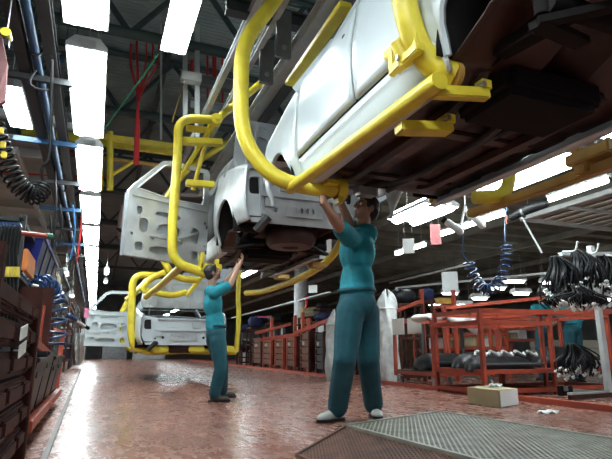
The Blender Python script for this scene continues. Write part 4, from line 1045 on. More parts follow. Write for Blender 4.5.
# slatted crates along the kerb, far
crs = ((250, 257, 338, 367), (258.5, 268, 337, 368.5), (269.5, 280.5, 336, 370), (281.5, 291, 335, 371), (293, 308, 333, 373.5), (309.5, 321, 333, 375))
pos = ('leftmost', 'second from the left', 'third from the left', 'fourth from the left', 'fifth and widest', 'rightmost, dark')
for k, (xa, xb, yt, yb) in enumerate(crs):
    ga, gb_ = at(xa, yb - .4, Z=0), at(xb, yb + .3, Z=0); gx = (ga.x + gb_.x) / 2 + .15; y0, y1 = gb_.y, ga.y
    zt_ = at((xa + xb) / 2, yt, X=gx).z
    t = thing('slatted_crate', 'tall brown slatted stillage along the kerb, %s in the row' % pos[k], 'crate', (gx + .45, (y0 + y1) / 2, 0), 'slatted stillages along the kerb')
    for yy in (y0, y1):
        for xx in (gx, gx + .9): MB().bar((xx, yy, 0), (xx, yy, zt_ + .02), .07, .07).build('corner_post', 'red' if k in (1, 2, 3) else 'brown', t, smooth=False)
    n = 5
    for j in range(n):
        z = .14 + (zt_ - .14) * j / n
        sl = MB().box((gx + .01, (y0 + y1) / 2, z + (zt_ - .14) / n * .42), (.05, y1 - y0 - .04, (zt_ - .14) / n * .8)); sl.box((gx - .02, (y0 + y1) / 2, z + (zt_ - .14) / n * .8), (.05, y1 - y0, .03))
        sl.build('slat', 'crate' if k != 5 else 'dgrey', t, smooth=False)
    MB().box((gx + .48, (y0 + y1) / 2, zt_ * .5 + .06), (.84, y1 - y0 - .06, zt_ - .12)).build('crate_lining', 'brown', t, smooth=False)
    MB().box((gx - .03, (y0 + y1) / 2 + .1, zt_ * .75), (.01, (y1 - y0) * .3, .12)).build('tag_card', 'cardlt', t, smooth=False)
# frames and goods above the crates
for k, (x, yb, yt, Y) in enumerate(((258, 345, 317, 17.5), (280, 345, 315, 15.5), (287, 345, 312, 14.6), (292, 345, 318, 14.0), (316, 345, 316, 12.0))):
    p_ = at(x, yt, Y=Y)
    tag(MB().bar((p_.x + .5, Y, 0), (p_.x + .5, Y, p_.z), .09).build('rack_upright', 'red', smooth=False), 'orange rack upright rising behind the slatted stillages, %s' % ('leftmost', 'second', 'middle', 'fourth', 'rightmost')[k], 'upright', 'orange uprights behind the stillages')
for k, (x0, y0, x1, y1, Y) in enumerate(((256, 333, 292, 324, 15.8), (262, 340, 300, 334, 14.6), (296, 333, 340, 316, 12.5))):
    tag(MB().bar(at(x0, y0, Y=Y + .6), at(x1, y1, Y=Y - .6), .09).build('rack_rail', 'red', smooth=False), 'orange rail above the slatted stillages, %s' % ('upper left', 'lower left', 'right')[k], 'rail', 'orange rails above the stillages')
def bundle(x, y, w_, h_, Y, mtl, name, lb, cat, grp=None):
    Y = Y * 1.22 if Y > 11 else Y
    c = at(x, y, Y=Y); sx = w_ / 520 * Y * 1.05 / 2; sz = h_ / 520 * Y * 1.05 / 2
    ph = rnd.uniform(0, 6)
    zb = c.z - sz
    frame_rack('storage_rack', 'orange frame carrying the ' + lb, 'rack', c.x - sx, c.x + sx, c.y - .3, c.y + .3, zb, (.1, zb * .55), 'brown', w=.05, group='orange frames with bundles')
    m_ = MB(); m_.grid(lambda a, e: c + V((sx * math.copysign(abs(math.cos(a) * math.sin(e)) ** .7, math.cos(a)) * (1 + .10 * math.sin(5 * a + ph)), sx * .8 * math.copysign(abs(math.sin(a) * math.sin(e)) ** .7, math.sin(a)), -sz * math.copysign(abs(math.cos(e)) ** .8, math.cos(e)) + sz * .12 * math.sin(7 * a + ph))), lin(0, 2 * PI, 22), lin(0.02, PI - .02, 12))
    return tag(m_.build(name, mtl), lb, cat, grp)
for k, (x, y, w_, h_, Y, mt_, lb) in enumerate(((256, 322, 14, 11, 17, 'navy', 'dark blue cloth bundle over the leftmost stillages'), (275, 319, 13, 8, 15.8, 'black', 'black bundle over the third stillage'), (244, 328, 10, 6, 19, 'navy', 'small dark blue bundle left of the stillages'),
      (325, 317, 22, 9, 12.2, 'navy', 'long dark blue bundle left of the tall worker'), (322, 306, 12, 6, 12.5, 'black', 'black bundle above the long dark blue bundle'), (245, 346, 10, 10, 19, 'black', 'black bundle at the left end of the stillages'))):
    bundle(x, y, w_, h_, Y, mt_, 'cloth_bundle', lb, 'bundle', 'bundles above the stillages')
for k, (x, y, w_, h_, Y, lb) in enumerate(((309, 312, 18, 9, 12.8, 'flattened cardboard box on the rack above the widest stillage'), (302, 320, 9, 6, 13.2, 'smaller cardboard box below the flattened one'), (256, 354, 5, 4, 18, 'small pale carton by the leftmost stillage'))):
    Y *= 1.22; c = at(x, y, Y=Y); t = thing('carton', lb, 'box', c, 'cartons among the stillages')
    zb = c.z - h_ / 1040 * Y - .04; frame_rack('storage_rack', 'orange frame carrying the ' + lb, 'rack', c.x - w_ / 1040 * Y, c.x + w_ / 1040 * Y, c.y - .2, c.y + .2, zb, (.1, zb * .55), 'brown', w=.05, group='orange frames with bundles')
    MB().box(c, (w_ / 520 * Y, .3, h_ / 520 * Y), (0, -.12 if k < 2 else 0, .1)).build('carton_body', 'card', t, smooth=False, bevel=.01); MB().box(c + V((0, -.155, 0)), (w_ / 520 * Y * .9, .01, .05), (0, -.12 if k < 2 else 0, .1)).build('tape', 'cardlt', t, smooth=False)
tag(MB().bar(at(258, 317, Y=20.5), at(270, 317, Y=20.3), .06).build('pink_strip', mat('magenta_plastic', (.8, .05, .25), .4), smooth=False), 'bright pink strip above the leftmost stillages', 'strip')
for k, (x, y, w_, h_, Y) in enumerate(((283, 331, 4, 7, 19), (272, 332, 5, 7, 20), (310, 328, 6, 9, 17), (318, 330, 5, 8, 16.5), (246, 343, 5, 8, 24), (321, 326, 6, 5, 13.5))):
    c = at(x, y, Y=Y); zt_ = c.z + h_ / 1040 * Y; tag(MB().box((c.x, c.y, zt_ / 2), (w_ / 520 * Y, .04, zt_)).build('white_panel', 'paper', smooth=False), 'small white panel glimpsed behind the stillages, %s' % ('third from left', 'second from left', 'fourth from left', 'fifth from left', 'leftmost', 'rightmost')[k], 'panel', 'white panels behind the stillages')
# column
cl = at(301, 372, Y=16.5)
t = thing('column', 'pale round column rising behind the widest stillage', 'column', (cl.x + .1, 16.8, 0))
MB().tube([(cl.x + .1, 16.8, 0), (cl.x + .1, 16.8, 3.8)], .235, 20).build('shaft', 'pale', t); MB().box((cl.x + .1, 16.8, 3.6), (.7, .7, .1)).build('capital', 'grey', t, smooth=False)
rdx = at(303, 300, Y=16.2)
tag(MB().tube(spline([rdx, rdx + V((.12, -.05, .1)), rdx + V((.1, 0, -.25)), rdx + V((-.05, 0, -.3))], 6), .05, 8).build('red_hose', 'redcable'), 'red hose end hung on the pale column', 'hose')

# goods behind the cart: black cloth, cartons, far racks
for k, (x, y, w_, h_, Y, mt_, lb) in enumerate(((402, 297, 28, 17, 9.0, 'black', 'large black cloth bundle on the rack left of the white panel'), (428, 295, 14, 14, 9.2, 'navy', 'navy cloth bundle beside the white panel'))): bundle(x, y, w_, h_, Y, mt_, 'cloth_bundle', lb, 'bundle', 'cloth bundles above the cart')
for k, (x, yb, yt, Y) in enumerate(((391, 345, 300, 8.6), (421, 340, 289, 8.8), (453, 340, 290, 8.6))):
    p_ = at(x, yt, Y=Y); tag(MB().bar((p_.x, Y, 0), (p_.x, Y, p_.z), .065).build('rack_upright', 'red', smooth=False), 'orange rack upright behind the wheeled cart, %s' % ('leftmost', 'middle', 'rightmost')[k], 'upright', 'orange uprights behind the cart')
tag(MB().bar(at(393, 312, Y=8.7), at(421, 301, Y=8.7), .06).build('rack_rail', 'red', smooth=False), 'sloping orange rail under the large black bundle', 'rail')
yc = at(444, 303.5, Y=8.8); frame_rack('storage_rack', 'orange frame carrying the dull yellow box', 'rack', yc.x - .13, yc.x + .13, 8.65, 8.95, yc.z - .04, (.1,), w=.06, group='orange frames with bundles')
tag(MB().bar(at(437, 301, Y=8.8), at(452, 301, Y=8.8), .14, .12).build('yellow_crate', 'ochre', smooth=False), 'dull yellow box under the white panel', 'box')
for k, (xa, xb, ya, yb, Y) in enumerate(((436, 478, 321, 350, 9.6), (505, 534, 318, 340, 9.6), (480, 505, 320, 348, 8.9))):
    a, b_ = at(xa, yb, Y=Y), at(xb, ya, Y=Y)
    t = frame_rack('storage_rack', 'orange frame rack in the background, ' + ('behind the wheeled cart', 'with cartons behind the big orange rack', 'between the cart and the big rack')[k], 'rack', a.x, b_.x, Y, Y + .8, b_.z, (a.z, (a.z + b_.z) / 2), w=.06, group='background orange racks')
    for j in range(3):
        cc = V((a.x + (b_.x - a.x) * (.2 + .3 * j), Y + .4, a.z + .03)); hh = (b_.z - a.z) * (.35, .28, .4)[j]
        tt = thing('carton', ('carton at left', 'carton in the middle', 'carton at right')[j] + ' on the background orange rack, ' + ('behind the wheeled cart', 'right of the big rack post', 'between cart and big rack')[k], 'box', cc, 'cartons on the background racks')
        MB().box(cc + V((0, 0, hh / 2)), ((b_.x - a.x) * .24, .4, hh)).build('carton_body', 'card' if (j + k) % 3 else 'paper', tt, smooth=False, bevel=.008); MB().box(cc + V((0, 0, hh + .002)), ((b_.x - a.x) * .24, .05, .004)).build('tape', 'cardlt', tt, smooth=False)
for k in range(4):
    z = .11 + .215 * k; a = at(530, 345, Y=10.5)
    tag(MB().bar((a.x, 10.5, z), (a.x + 3.6, 10.2, z), .05, .20).build('pale_panel', mat('cream_board', (.55, .52, .42), .6, scale=3) if k == 0 else 'cream', smooth=False, bevel=.01) if False else MB().bar((a.x, 10.5, z), (a.x + 3.6, 10.2, z), .05, .20).build('pale_plank', 'cardlt', smooth=False, bevel=.01), 'long cream plank behind the standing workers at right, %s of the stack' % ('lowest', 'second', 'third', 'topmost')[k], 'plank', 'cream planks at right')

# cards and panels hanging over the right side
def hung_card(x, y, w_, h_, Y, mtl, lb, tilt=.25):
    c = at(x, y, Y=Y); sx, sz = w_ / 520 * Y * 1.05, h_ / 520 * Y * 1.05
    t = thing('hanging_card', lb, 'card', c, 'cards hanging at right')
    MB().box(c, (sx, .012, sz), (0, 0, -.5)).build('card', mtl, t, smooth=False)
    for k in (-1, 1): MB().tube([c + V((k * sx * .3, -k * sx * .15, sz / 2)), c + V((k * sx * .3, -k * sx * .15, sz / 2 + .35))], .004, 5).build('string', 'dgrey', t)
hung_card(435.5, 234.5, 12, 24, 6.2, 'pink', 'pink card hanging at centre right below the nearest car')
hung_card(408.5, 246, 13, 17, 6.4, 'paper', 'small white card hanging left of the pink card')
hung_card(450, 282, 18, 24, 9.5, 'paper', 'large white panel hanging above the wheeled cart')
hung_card(313, 289, 9, 8, 14, 'paper', 'small white card hanging by the pale column')
hung_card(322, 249, 20, 21, 9.5, 'paper', 'large white sheet glimpsed under the grey car, left of the tall worker')
# white balancers and the blue coil
wb = at(462, 214, Y=5.2)
t = thing('spring_balancer', 'pair of white tool balancers hanging right of the pink card', 'tool balancer', wb)
for (x0, y0, x1, y1) in ((447, 222, 460, 231), (470, 214, 482, 225)):
    a, b_ = at(x0, y0, Y=5.2), at(x1, y1, Y=5.1)
    o = MB().cap([a, b_], [.045, .05], 12).build('housing', 'paper', t); MB().tube([a - (b_ - a).normalized() * .06, a], .043, 14).build('end_ring', 'rubber', o)
MB().bar(at(460, 230, Y=5.2), at(465, 206, Y=5.2), .025).bar(at(465, 206, Y=5.2), at(470, 222, Y=5.2), .025).build('bracket', 'paper', t)
MB().tube([at(465, 206, Y=5.2), at(465, 206, Y=5.2) + V((0, 0, .6))], .006, 5).build('wire', 'steel', t)
t = thing('coiled_air_hose', 'blue coiled air hose looping down at right', 'hose', at(490, 290, Y=5.2))
pa = [at(464, 222, Y=5.2), at(463, 252, Y=5.2), at(468, 262, Y=5.2)]
pb_ = [at(468, 262, Y=5.2), at(476, 280, Y=5.2), at(487, 290, Y=5.2), at(499, 282, Y=5.2), at(506, 262, Y=5.2), at(506, 246, Y=5.2)]
pc_ = [at(506, 246, Y=5.2), at(505, 236, Y=5.2), at(506, 205, Y=5.2)]
cc_ = coil(pb_, .065, 17, 14)
MB().tube(spline(pa, 6), .010, 7).build('hose_end', 'bluehose', t); MB().tube(cc_, .011, 6).build('coil', 'bluehose', t); MB().tube(spline(pc_, 6), .010, 7).build('hose_end', 'bluehose', t)
MB().tube([at(506, 216, Y=5.2), at(506, 224, Y=5.2)], .018, 8).build('coupling', 'red', t)
t = thing('rolled_sleeve', 'black rolled sleeve lying along the ochre hanger beam', 'sleeve', at(526, 212, Y=5.4))
sa, sb = at(512, 217, Y=5.6), at(545, 204, Y=5.2)
MB().cap([sa, sa.lerp(sb, .5) + V((0, 0, .02)), sb], [.05, .07, .06], 12).build('roll', 'rubber', t); MB().tube([sa.lerp(sb, .3), sa.lerp(sb, .36)], .075, 12).build('strap', 'dgrey', t)
# slatted decks and rods under the mezzanine at right
for k, (p0, p1, p2_, Z) in enumerate((((521, 219), (620, 172), (640, 215), 3.0),)):
    a, b_, c = at(*p0, Z=Z), at(*p1, Z=Z), at(*p2_, Z=Z)
    t = thing('slatted_deck', 'slatted grey deck hanging under the mezzanine at right', 'deck', a)
    x0, x1, y0, y1 = a.x, a.x + 5.0, b_.y - 1.5, a.y
    f_ = MB()
    for (q_, w__) in (((x0, y0, x0, y1), 0), ((x1, y0, x1, y1), 0), ((x0, y0, x1, y0), 0), ((x0, y1, x1, y1), 0)): f_.bar((q_[0], q_[1], Z), (q_[2], q_[3], Z), .06, .08)
    f_.build('frame', 'pale', t, smooth=False)
    for j in range(1, 17):
        x = x0 + (x1 - x0) * j / 17; MB().bar((x, y0, Z + .03), (x, y1, Z + .03), .12, .02).build('slat', mat('grey_brown_board', (.55, .50, .42), .6, scale=3) if j == 1 else bpy.data.materials['grey_brown_board'], t, smooth=False)
    for x in (x0 + .1, x1 - .1):
        for y in (y0 + .1, y1 - .1): MB().tube([(x, y, Z), (x, y, 3.6)], .012, 6).build('hanger_rod', 'steel', t)
    for j in (1, 2, 3): MB().bar((x0, y0 + (y1 - y0) * j / 4, Z - .03), (x1, y0 + (y1 - y0) * j / 4, Z - .03), .05, .05).build('cross_bearer', 'pale', t, smooth=False)
tag(MB().bar(at(522, 217, Y=6.6), at(542, 253, Y=6.4), .03).build('hanging_rod', 'pale', smooth=False), 'pale rod slanting down from the corner of the slatted deck', 'rod')
for k, (x0, y0, x1, y1, Y0, Y1) in enumerate(((390, 283, 470, 264, 16, 9), (396, 288, 600, 268, 13, 7), (232, 318, 330, 292, 26, 14))):
    tag(MB().bar(at(x0, y0, Y=Y0), at(x1, y1, Y=Y1), .05).build('service_rail', 'pale', smooth=False), ('pale rail running back above the white panel', 'pale rail running back behind the blue coil', 'pale handrail running back above the stillages')[k], 'rail', 'pale rails at right')

# ------------------------------------------------------------------ expanded-metal platform in front
g0, g1, g2, g3 = at(346, 426, Z=.12), at(440, 412, Z=.12), at(640, 444, Z=.12), at(446, 470, Z=.12)
cn = at(409, 440, Z=.12)
r0, r1 = at(297, 455, Z=.015), at(400, 490, Z=.015)
pf = thing('mesh_platform', 'low platform of grey green expanded metal in the right foreground', 'platform', ((g1.x + g2.x) / 2, 2.4, 0), 'mesh floor pieces')
def mesh_sheet(A, B, D, nu, nv, w_, name, mtl, parent):
    """diamond mesh on the quadrilateral A, B (along u), D (along v)"""
    eu, ev = (B - A), (D - A); n_ = eu.cross(ev).normalized(); m_ = MB(); P = lambda u, v: A + eu * u + ev * v
    k = nu / nv
    for i in range(-nv, nu + 1):
        for sg in (1, -1):
            u0 = i / nu; u1 = u0 + nv / nu
            lo, hi = 0.0, 1.0
            if u0 < 0: lo = (0 - u0) / (u1 - u0)
            if u1 > 1: hi = (1 - u0) / (u1 - u0)
            if hi - lo < .02: continue
            pa_ = (u0 + (u1 - u0) * lo, lo if sg > 0 else 1 - lo); pb2 = (u0 + (u1 - u0) * hi, hi if sg > 0 else 1 - hi)
            m_.bar(P(*pa_), P(*pb2), w_, .005, up=n_)
    o = m_.build(name, mtl, parent, smooth=False, fix=False); o['kind'] = 'stuff'; return o
A_ = cn; B_ = g2 + (cn - g0) * 0 ; 
# top: a rectangle with corner g0 (left), running to g1 (back) and along the right-hand direction
u_ = (g2 - g1); v_ = (g0 - g1)
mesh_sheet(g1, g1 + u_ * 1.25, g1 + v_ * 1.0, 44, 25, .0085, 'mesh_top', 'grate', pf)
fr_ = MB()
for a, b_ in ((g1, g1 + u_ * 1.25), (g1, g0), (g0, g0 + u_ * 1.25), (g1 + u_ * 1.25, g0 + u_ * 1.25)): fr_.bar(a, b_, .022, .02)
fr_.build('edge_frame', 'grate', pf, smooth=False)
MB().bar(g1 + V((0, 0, -.06)), g1 + u_ * 1.25 + V((0, 0, -.06)), .015, .10).build('side_plate', 'brownmesh', pf, smooth=False)
for j in range(5):
    c = g0 + u_ * (.05 + .28 * j) - v_ * .1; MB().box((c.x, c.y, .055), (.05, .05, .11)).build('foot', 'brownmesh', pf, smooth=False)
    c = g1 + u_ * (.05 + .28 * j) + v_ * .1; MB().box((c.x, c.y, .055), (.05, .05, .11)).build('foot', 'brownmesh', pf, smooth=False)
MB().add([V((p_.x, p_.y, .02)) for p_ in (g1, g1 + u_ * 1.25, g0 + u_ * 1.25, g0)], [(0, 1, 2, 3)]).build('under_mesh_shade', 'holeshade', pf, smooth=False, solid=.01)  # black sheet standing for the shade under the mesh
rp_ = thing('mesh_ramp', 'expanded metal ramp, its shade put in as brown, leading up to the mesh platform', 'ramp', (r0.x, r0.y, 0), 'mesh floor pieces')
gA = g0 + u_ * .0; w1 = (r0 - g0)
mesh_sheet(g0 - V((0, 0, .005)), g0 + u_ * 1.25 - V((0, 0, .005)), r0, 44, 18, .010, 'mesh_top', 'brownmesh', rp_)
MB().add([V((p_.x, p_.y, .006)) for p_ in (g0 + (r0 - g0) * .02, g0 + u_ * 1.25, r0 + u_ * 1.25, r0)], [(0, 1, 2, 3)]).build('under_mesh_shade', 'holeshade', rp_, smooth=False, solid=.008)
MB().bar(g0 - V((0, 0, .004)), r0, .022, .02).build('edge_bar', 'brownmesh', rp_, smooth=False); MB().bar(r0, r0 + u_ * 1.25, .022, .015).build('edge_bar', 'brownmesh', rp_, smooth=False)

# ------------------------------------------------------------------ left-hand side of the aisle
XL = -.30
ya, yb = at(31, 345, X=XL).y, at(4, 345, X=XL).y
zt = at(31, 288, X=XL).z
t = thing('steel_stillage', 'red brown steel stillage with raised panels at the lower left edge', 'stillage', (XL - .4, (ya + yb) / 2, 0))
for y in (ya, yb - .4):
    for x in (XL, XL - .8): MB().bar((x, y, 0), (x, y, zt + (.03 if x == XL else 0)), .06, .06).build('post', 'brown', t, smooth=False, bevel=.006)
n = 6
for j in range(n):
    z0 = .10 + (zt - .14) * j / n; z1 = .10 + (zt - .14) * (j + 1) / n - .015
    pn = MB().box((XL - .01, (ya + yb - .4) / 2, (z0 + z1) / 2), (.02, ya - yb + .36, z1 - z0))
    y = yb - .36
    while y < ya - .10:
        pn.box((XL + .008, y + .22, (z0 + z1) / 2), (.025, .40, (z1 - z0) * .6)); y += .48
    pn.build('raised_panel', 'brown', t, smooth=False, bevel=.008)
MB().box((XL - .4, (ya + yb - .4) / 2, .12), (.78, ya - yb + .36, .04)).build('base', 'brown', t, smooth=False)
for k, (x, y) in enumerate(((24, 332), (22.5, 349))):
    c = at(x, y, X=XL + .03); tag(MB().box(c, (.004, .20, .05), (.12, 0, 0)).build('label_card', 'paper', smooth=False), 'white label card on the red brown stillage, %s' % ('upper', 'lower')[k], 'label', 'labels on the stillage')
t = thing('hose_holder', 'red rod holder with hanging black hoses at the left edge', 'holder', at(20, 234, Y=3.0))
ra, rb_ = at(-8, 230, Y=3.0), at(46, 236, Y=3.25)
MB().tube([ra, rb_], .014, 8).build('rod', 'red', t); MB().tube([rb_, rb_ + (rb_ - ra).normalized() * .04], .018, 8).build('rod_tip', 'green', t)
for k in range(6):
    x = -1 + 3.6 * k
    p_ = at(x, 231, Y=2.9 + .03 * k); q_ = at(x - 1.5, 330, Y=2.9 + .03 * k)
    h = thing('hanging_hose', 'black hose with a yellow band hung on the red rod, %s' % ('leftmost', 'second from left', 'third from left', 'fourth from left', 'fifth from left', 'rightmost')[k], 'hose', q_, 'black hoses on the red rod')
    MB().tube(fillet([p_ + V((0, .05, -.12)), p_ + V((0, .04, .02)), p_ + V((0, -.03, .02)), p_ + V((0, -.03, -.1)), q_], .03), .016, 8).build('hose', 'rubber', h)
    w_ = p_.lerp(q_, .38) + V((0, -.02, 0)); MB().tube([w_, w_ + (q_ - p_) * .10], .019, 8).build('yellow_band', 'purple', h)
    MB().tube([p_ + V((0, .02, .024)), p_ + V((0, -.02, .024))], .02, 8).build('blue_grip', 'bluehose', h)
p_ = at(15, 262, Y=3.0)
tag(MB().box((-1.45, 2.9, .8), (.4, .9, 1.6)).build('backdrop_box', 'black', smooth=False, bevel=.02), 'black box added as a dark backdrop behind the red brown stillage at the left edge', 'cabinet')  # box added as a dark backdrop to the hanging hoses

# black bins on an orange base
y0, y1 = at(30, 400, X=XL - .02).y + .1, at(63, 400, X=XL - .02).y
t = thing('bin_trolley', 'orange low trolley carrying black plastic bins beside the aisle', 'trolley', (XL - .35, (y0 + y1) / 2, 0))
y1 = 6.6
for x in (XL - .03, XL - .72): MB().bar((x, y0, .12), (x, y1, .12), .05, .07).build('side_rail', 'red', t, smooth=False, bevel=.005)
for y in (y0, (y0 + y1) / 2, y1):
    MB().bar((XL - .0, y, .12), (XL - .75, y, .12), .05, .07).build('cross_rail', 'red', t, smooth=False, bevel=.005)
    for x in (XL - .1, XL - .66):
        MB().tube([(x - .02, y + .06, .045), (x + .02, y + .06, .045)], .045, 14).build('caster_wheel', 'rubber', t)
for k in range(4):
    b0 = y0 + .05 + (y1 - y0) / 4 * k; b1 = b0 + (y1 - y0) / 4 - .06; zb, zh = .16, .50 + .04 * (k == 1)
    h = thing('plastic_bin', 'black plastic bin on the orange trolley, ' + ('nearest the camera', 'second from the camera', 'third from the camera', 'farthest')[k], 'bin', (XL - .36, (b0 + b1) / 2, zb), 'black bins on the trolley')
    m_ = MB()
    prof = [(0.0, zb, 0), (0.06, zb, 1), (0, zh, 0)]
    xo, xi = XL - .02, XL - .70; s_ = .05
    lo = [V((xo - s_, b0 + s_, zb)), V((xi + s_, b0 + s_, zb)), V((xi + s_, b1 - s_, zb)), V((xo - s_, b1 - s_, zb))]
    hi = [V((xo, b0, zh)), V((xi, b0, zh)), V((xi, b1, zh)), V((xo, b1, zh))]
    m_.add(lo + hi, [(0, 3, 2, 1), (0, 1, 5, 4), (1, 2, 6, 5), (2, 3, 7, 6), (3, 0, 4, 7)]); m_.build('tub', 'black', h, smooth=False, solid=.012)
    rm = MB()
    for a, b_ in zip(hi, hi[1:] + hi[:1]): rm.bar(a, b_, .035, .03)
    rm.build('rim', 'black', h, smooth=False, bevel=.006)
    MB().bar(((xo - s_ * .3), b0 + .12, zh - .09), ((xo - s_ * .3), b1 - .12, zh - .09), .03, .04).build('grip', 'dgrey', h, smooth=False)
# leaning orange frames and panels behind the bins
for k, (xa, ya_, xb, yb_, Xp, wd, mt_, lb) in enumerate(((33, 343, 52, 358, -.42, .07, 'red', 'orange cross rail above the black bins'), (57, 386, 63, 330, -.45, .07, 'red', 'orange upright beside the black bins, right'), (46, 372, 48, 300, -.5, .06, 'brown', 'brown upright behind the blue coil'), (33, 380, 36, 300, -.45, .06, 'red', 'orange upright behind the stillage'), (52, 330, 70, 334, -.5, .05, 'red', 'short orange rail by the grey bag'))):
    a, b_ = at(xa, ya_, X=Xp), at(xb, yb_, X=Xp)
    if k in (1, 2, 3): b_.y = a.y; a.z = 0.0
    tag(MB().bar(a, b_, .06, wd).build('orange_upright' if k in (1, 2, 3) else 'orange_rail', mt_, smooth=False, bevel=.006), lb, 'rack bar', 'orange bars at left')
y0 = at(36, 370, X=-.42).y
tag(MB().box((-.62, y0 + .25, .85), (.5, .04, .5)).build('brown_board', 'brown', smooth=False, bevel=.01), 'red brown panel behind the black bins', 'panel')
# shelf rack behind with bins and boxes
t = thing('shelf_rack', 'dark steel shelf rack behind the black bins at left', 'rack', (-.95, 7.0, 0))
for y in (4.6, 6.2, 7.8, 9.4):
    for x in (-.62, -1.3): MB().bar((x, y, 0), (x, y, 1.62), .05, .05).build('post', 'dgrey', t, smooth=False)
for z in (.7, 1.15, 1.58): MB().box((-.96, 7.0, z), (.7, 4.85, .03)).build('shelf', 'dgrey', t, smooth=False)
c = at(42, 269, X=-.62); bw = .42
h = thing('storage_bin', 'blue plastic bin on the shelf rack, standing above the cardboard box', 'bin', c)
z0, z1 = at(42, 287, X=-.62).z, at(42, 251, X=-.62).z
y0, y1 = at(33, 269, X=-.6).y, at(51, 269, X=-.6).y
frame_rack('storage_rack', 'dark frame carrying the blue plastic bin', 'rack', -.93, -.62, y0 + .08, y1 - .08, z0 - .01, (.1,), 'dgrey', .04, 'dark frames at left')
m_ = MB(); lo = [V((-.60, y0 + .05, z0)), V((-.95, y0 + .05, z0)), V((-.95, y1 - .05, z0)), V((-.60, y1 - .05, z0))]; hi = [V((-.54, y0, z1)), V((-1.0, y0, z1)), V((-1.0, y1, z1)), V((-.54, y1, z1))]
m_.add(lo + hi, [(0, 3, 2, 1), (0, 1, 5, 4), (1, 2, 6, 5), (2, 3, 7, 6), (3, 0, 4, 7)]); m_.build('tub', 'bluebin', h, smooth=False, solid=.012)
rm = MB()
for a, b_ in zip(hi, hi[1:] + hi[:1]): rm.bar(a, b_, .04, .035)
for k in range(3): rm.bar(lo[3].lerp(lo[0], .2 + .3 * k), hi[3].lerp(hi[0], .2 + .3 * k), .03, .02)
rm.build('rim', 'bluebin', h, smooth=False)
o_ = at(29, 264, X=-.5); z0, z1 = at(29, 277, X=-.5).z, at(29, 253, X=-.5).z; yw = at(34, 264, X=-.5).y - at(25, 264, X=-.5).y
tag(MB().box((-.5, o_.y, (z0 + z1) / 2), (.03, yw, z1 - z0)).build('orange_board', mat('orange_board', (.75, .22, .04), .5), smooth=False, bevel=.006), 'orange panel left of the blue bin', 'panel')
for k, (x, y, w_, hh, lb, mt_) in enumerate(((59, 282, 16, 17, 'brown cardboard box right of the blue bin', 'card'), (62, 301, 16, 13, 'pale cardboard box below the brown one', 'cardlt'), (38, 340, 8, 12, 'small pale carton low behind the blue coil', 'paper'))):
    c = at(x, y, X=-.66); ys = at(x - w_ / 2, y, X=-.66).y, at(x + w_ / 2, y, X=-.66).y; zz = at(x, y + hh / 2, X=-.66).z, at(x, y - hh / 2, X=-.66).z
    h = thing('carton', lb, 'box', c, 'cartons on the left rack'); ly = min(ys[1] - ys[0], .7)
    frame_rack('storage_rack', 'dark frame carrying the ' + lb, 'rack', -1.05, -.67, c.y - ly / 2, c.y + ly / 2, zz[0], (.1,), 'dgrey', .04, 'dark frames at left') if zz[0] > .3 else None
    MB().box((-.86, c.y, (zz[0] + zz[1]) / 2), (.4, ly, zz[1] - zz[0])).build('carton_body', mt_, h, smooth=False, bevel=.008); MB().box((-.655, c.y, (zz[0] + zz[1]) / 2), (.006, ly, .05)).build('tape', 'cardlt', h, smooth=False)
# blue coiled hose hanging by the bins
t = thing('coiled_air_hose', 'blue coiled air hose drooping above the black bins at left', 'hose', at(52, 345, X=-.40))
bY = at(52, 330, X=-.40).y
cp = [at(36, 288, Y=bY - .3), at(44, 284, Y=bY - .2), at(50, 294, Y=bY), at(53, 312, Y=bY), at(53, 345, Y=bY)]
MB().tube(coil(cp, lambda f: .06 + .06 * min(1, f * 1.6), 11, 16), .013, 7).build('coil', 'bluehose', t)
MB().tube(spline([at(24, 250, Y=bY - .3), at(30, 268, Y=bY - .3), at(26, 280, Y=bY - .3), at(36, 288, Y=bY - .3)], 6), .012, 7).build('hose_end', 'bluehose', t)
MB().tube(spline([at(46, 292, Y=bY), at(58, 290, Y=bY), at(63, 298, Y=bY), at(56, 303, Y=bY), at(48, 300, Y=bY)], 6), .013, 7).build('hose_loop', 'bluehose', t)
tag(MB().tube(spline([at(20, 282, Y=bY - .4), at(28, 276, Y=bY - .4), at(36, 276, Y=bY - .3), at(34, 284, Y=bY - .3), at(20, 286, Y=bY - .3)], 6), .014, 7).build('hose_loop', 'bluehose'), 'short blue hose loop left of the blue coil', 'hose')
for k, (x, y) in enumerate(((24, 267), (32, 285), (23, 272))):
    a = at(x, y, Y=bY - .4); tag(MB().tube([a, a + V((.05, .02, .04 - .05 * k))], .016, 8).build('hose_coupling', ('bluehose', 'paper', 'paper')[k]), ('blue coupling', 'pale coupling, right', 'pale coupling, left')[k] + ' by the orange panel', 'coupling', 'hose couplings')
# nutrunner, grey bag, pink tag
g = at(79, 371, X=-.42)
h = thing('plastic_bag', 'grey translucent plastic bag hanging to the floor beyond the bins', 'bag', (-.5, g.y, .15))
gh = at(79, 328, X=-.42).z
MB().grid(lambda a, z: V((-.5, g.y, .12)) + V((.16 * math.cos(a) * (1 + .14 * math.sin(4 * a + 6 * z) + .08 * math.sin(9 * a)) * (.7 + .5 * math.sin(z * 2.6)), .75 * math.sin(a) * (1 + .1 * math.sin(6 * a + 4 * z)) * (.75 + .3 * math.sin(z * 2.4)), (gh - .12) * z)), lin(0, 2 * PI, 36), lin(0, 1, 22)).build('film', 'greyfilm', h)
MB().tube([V((-.5, g.y - .55, gh + .0)), V((-.5, g.y + .55, gh + .02))], .02, 8).build('hanging_bar', 'dgrey', h)
a, b_ = at(69, 316, X=-.45), at(89, 328, X=-.38); b_.y = a.y + 1.0; b_ = at(88, 328, Y=a.y + .5)
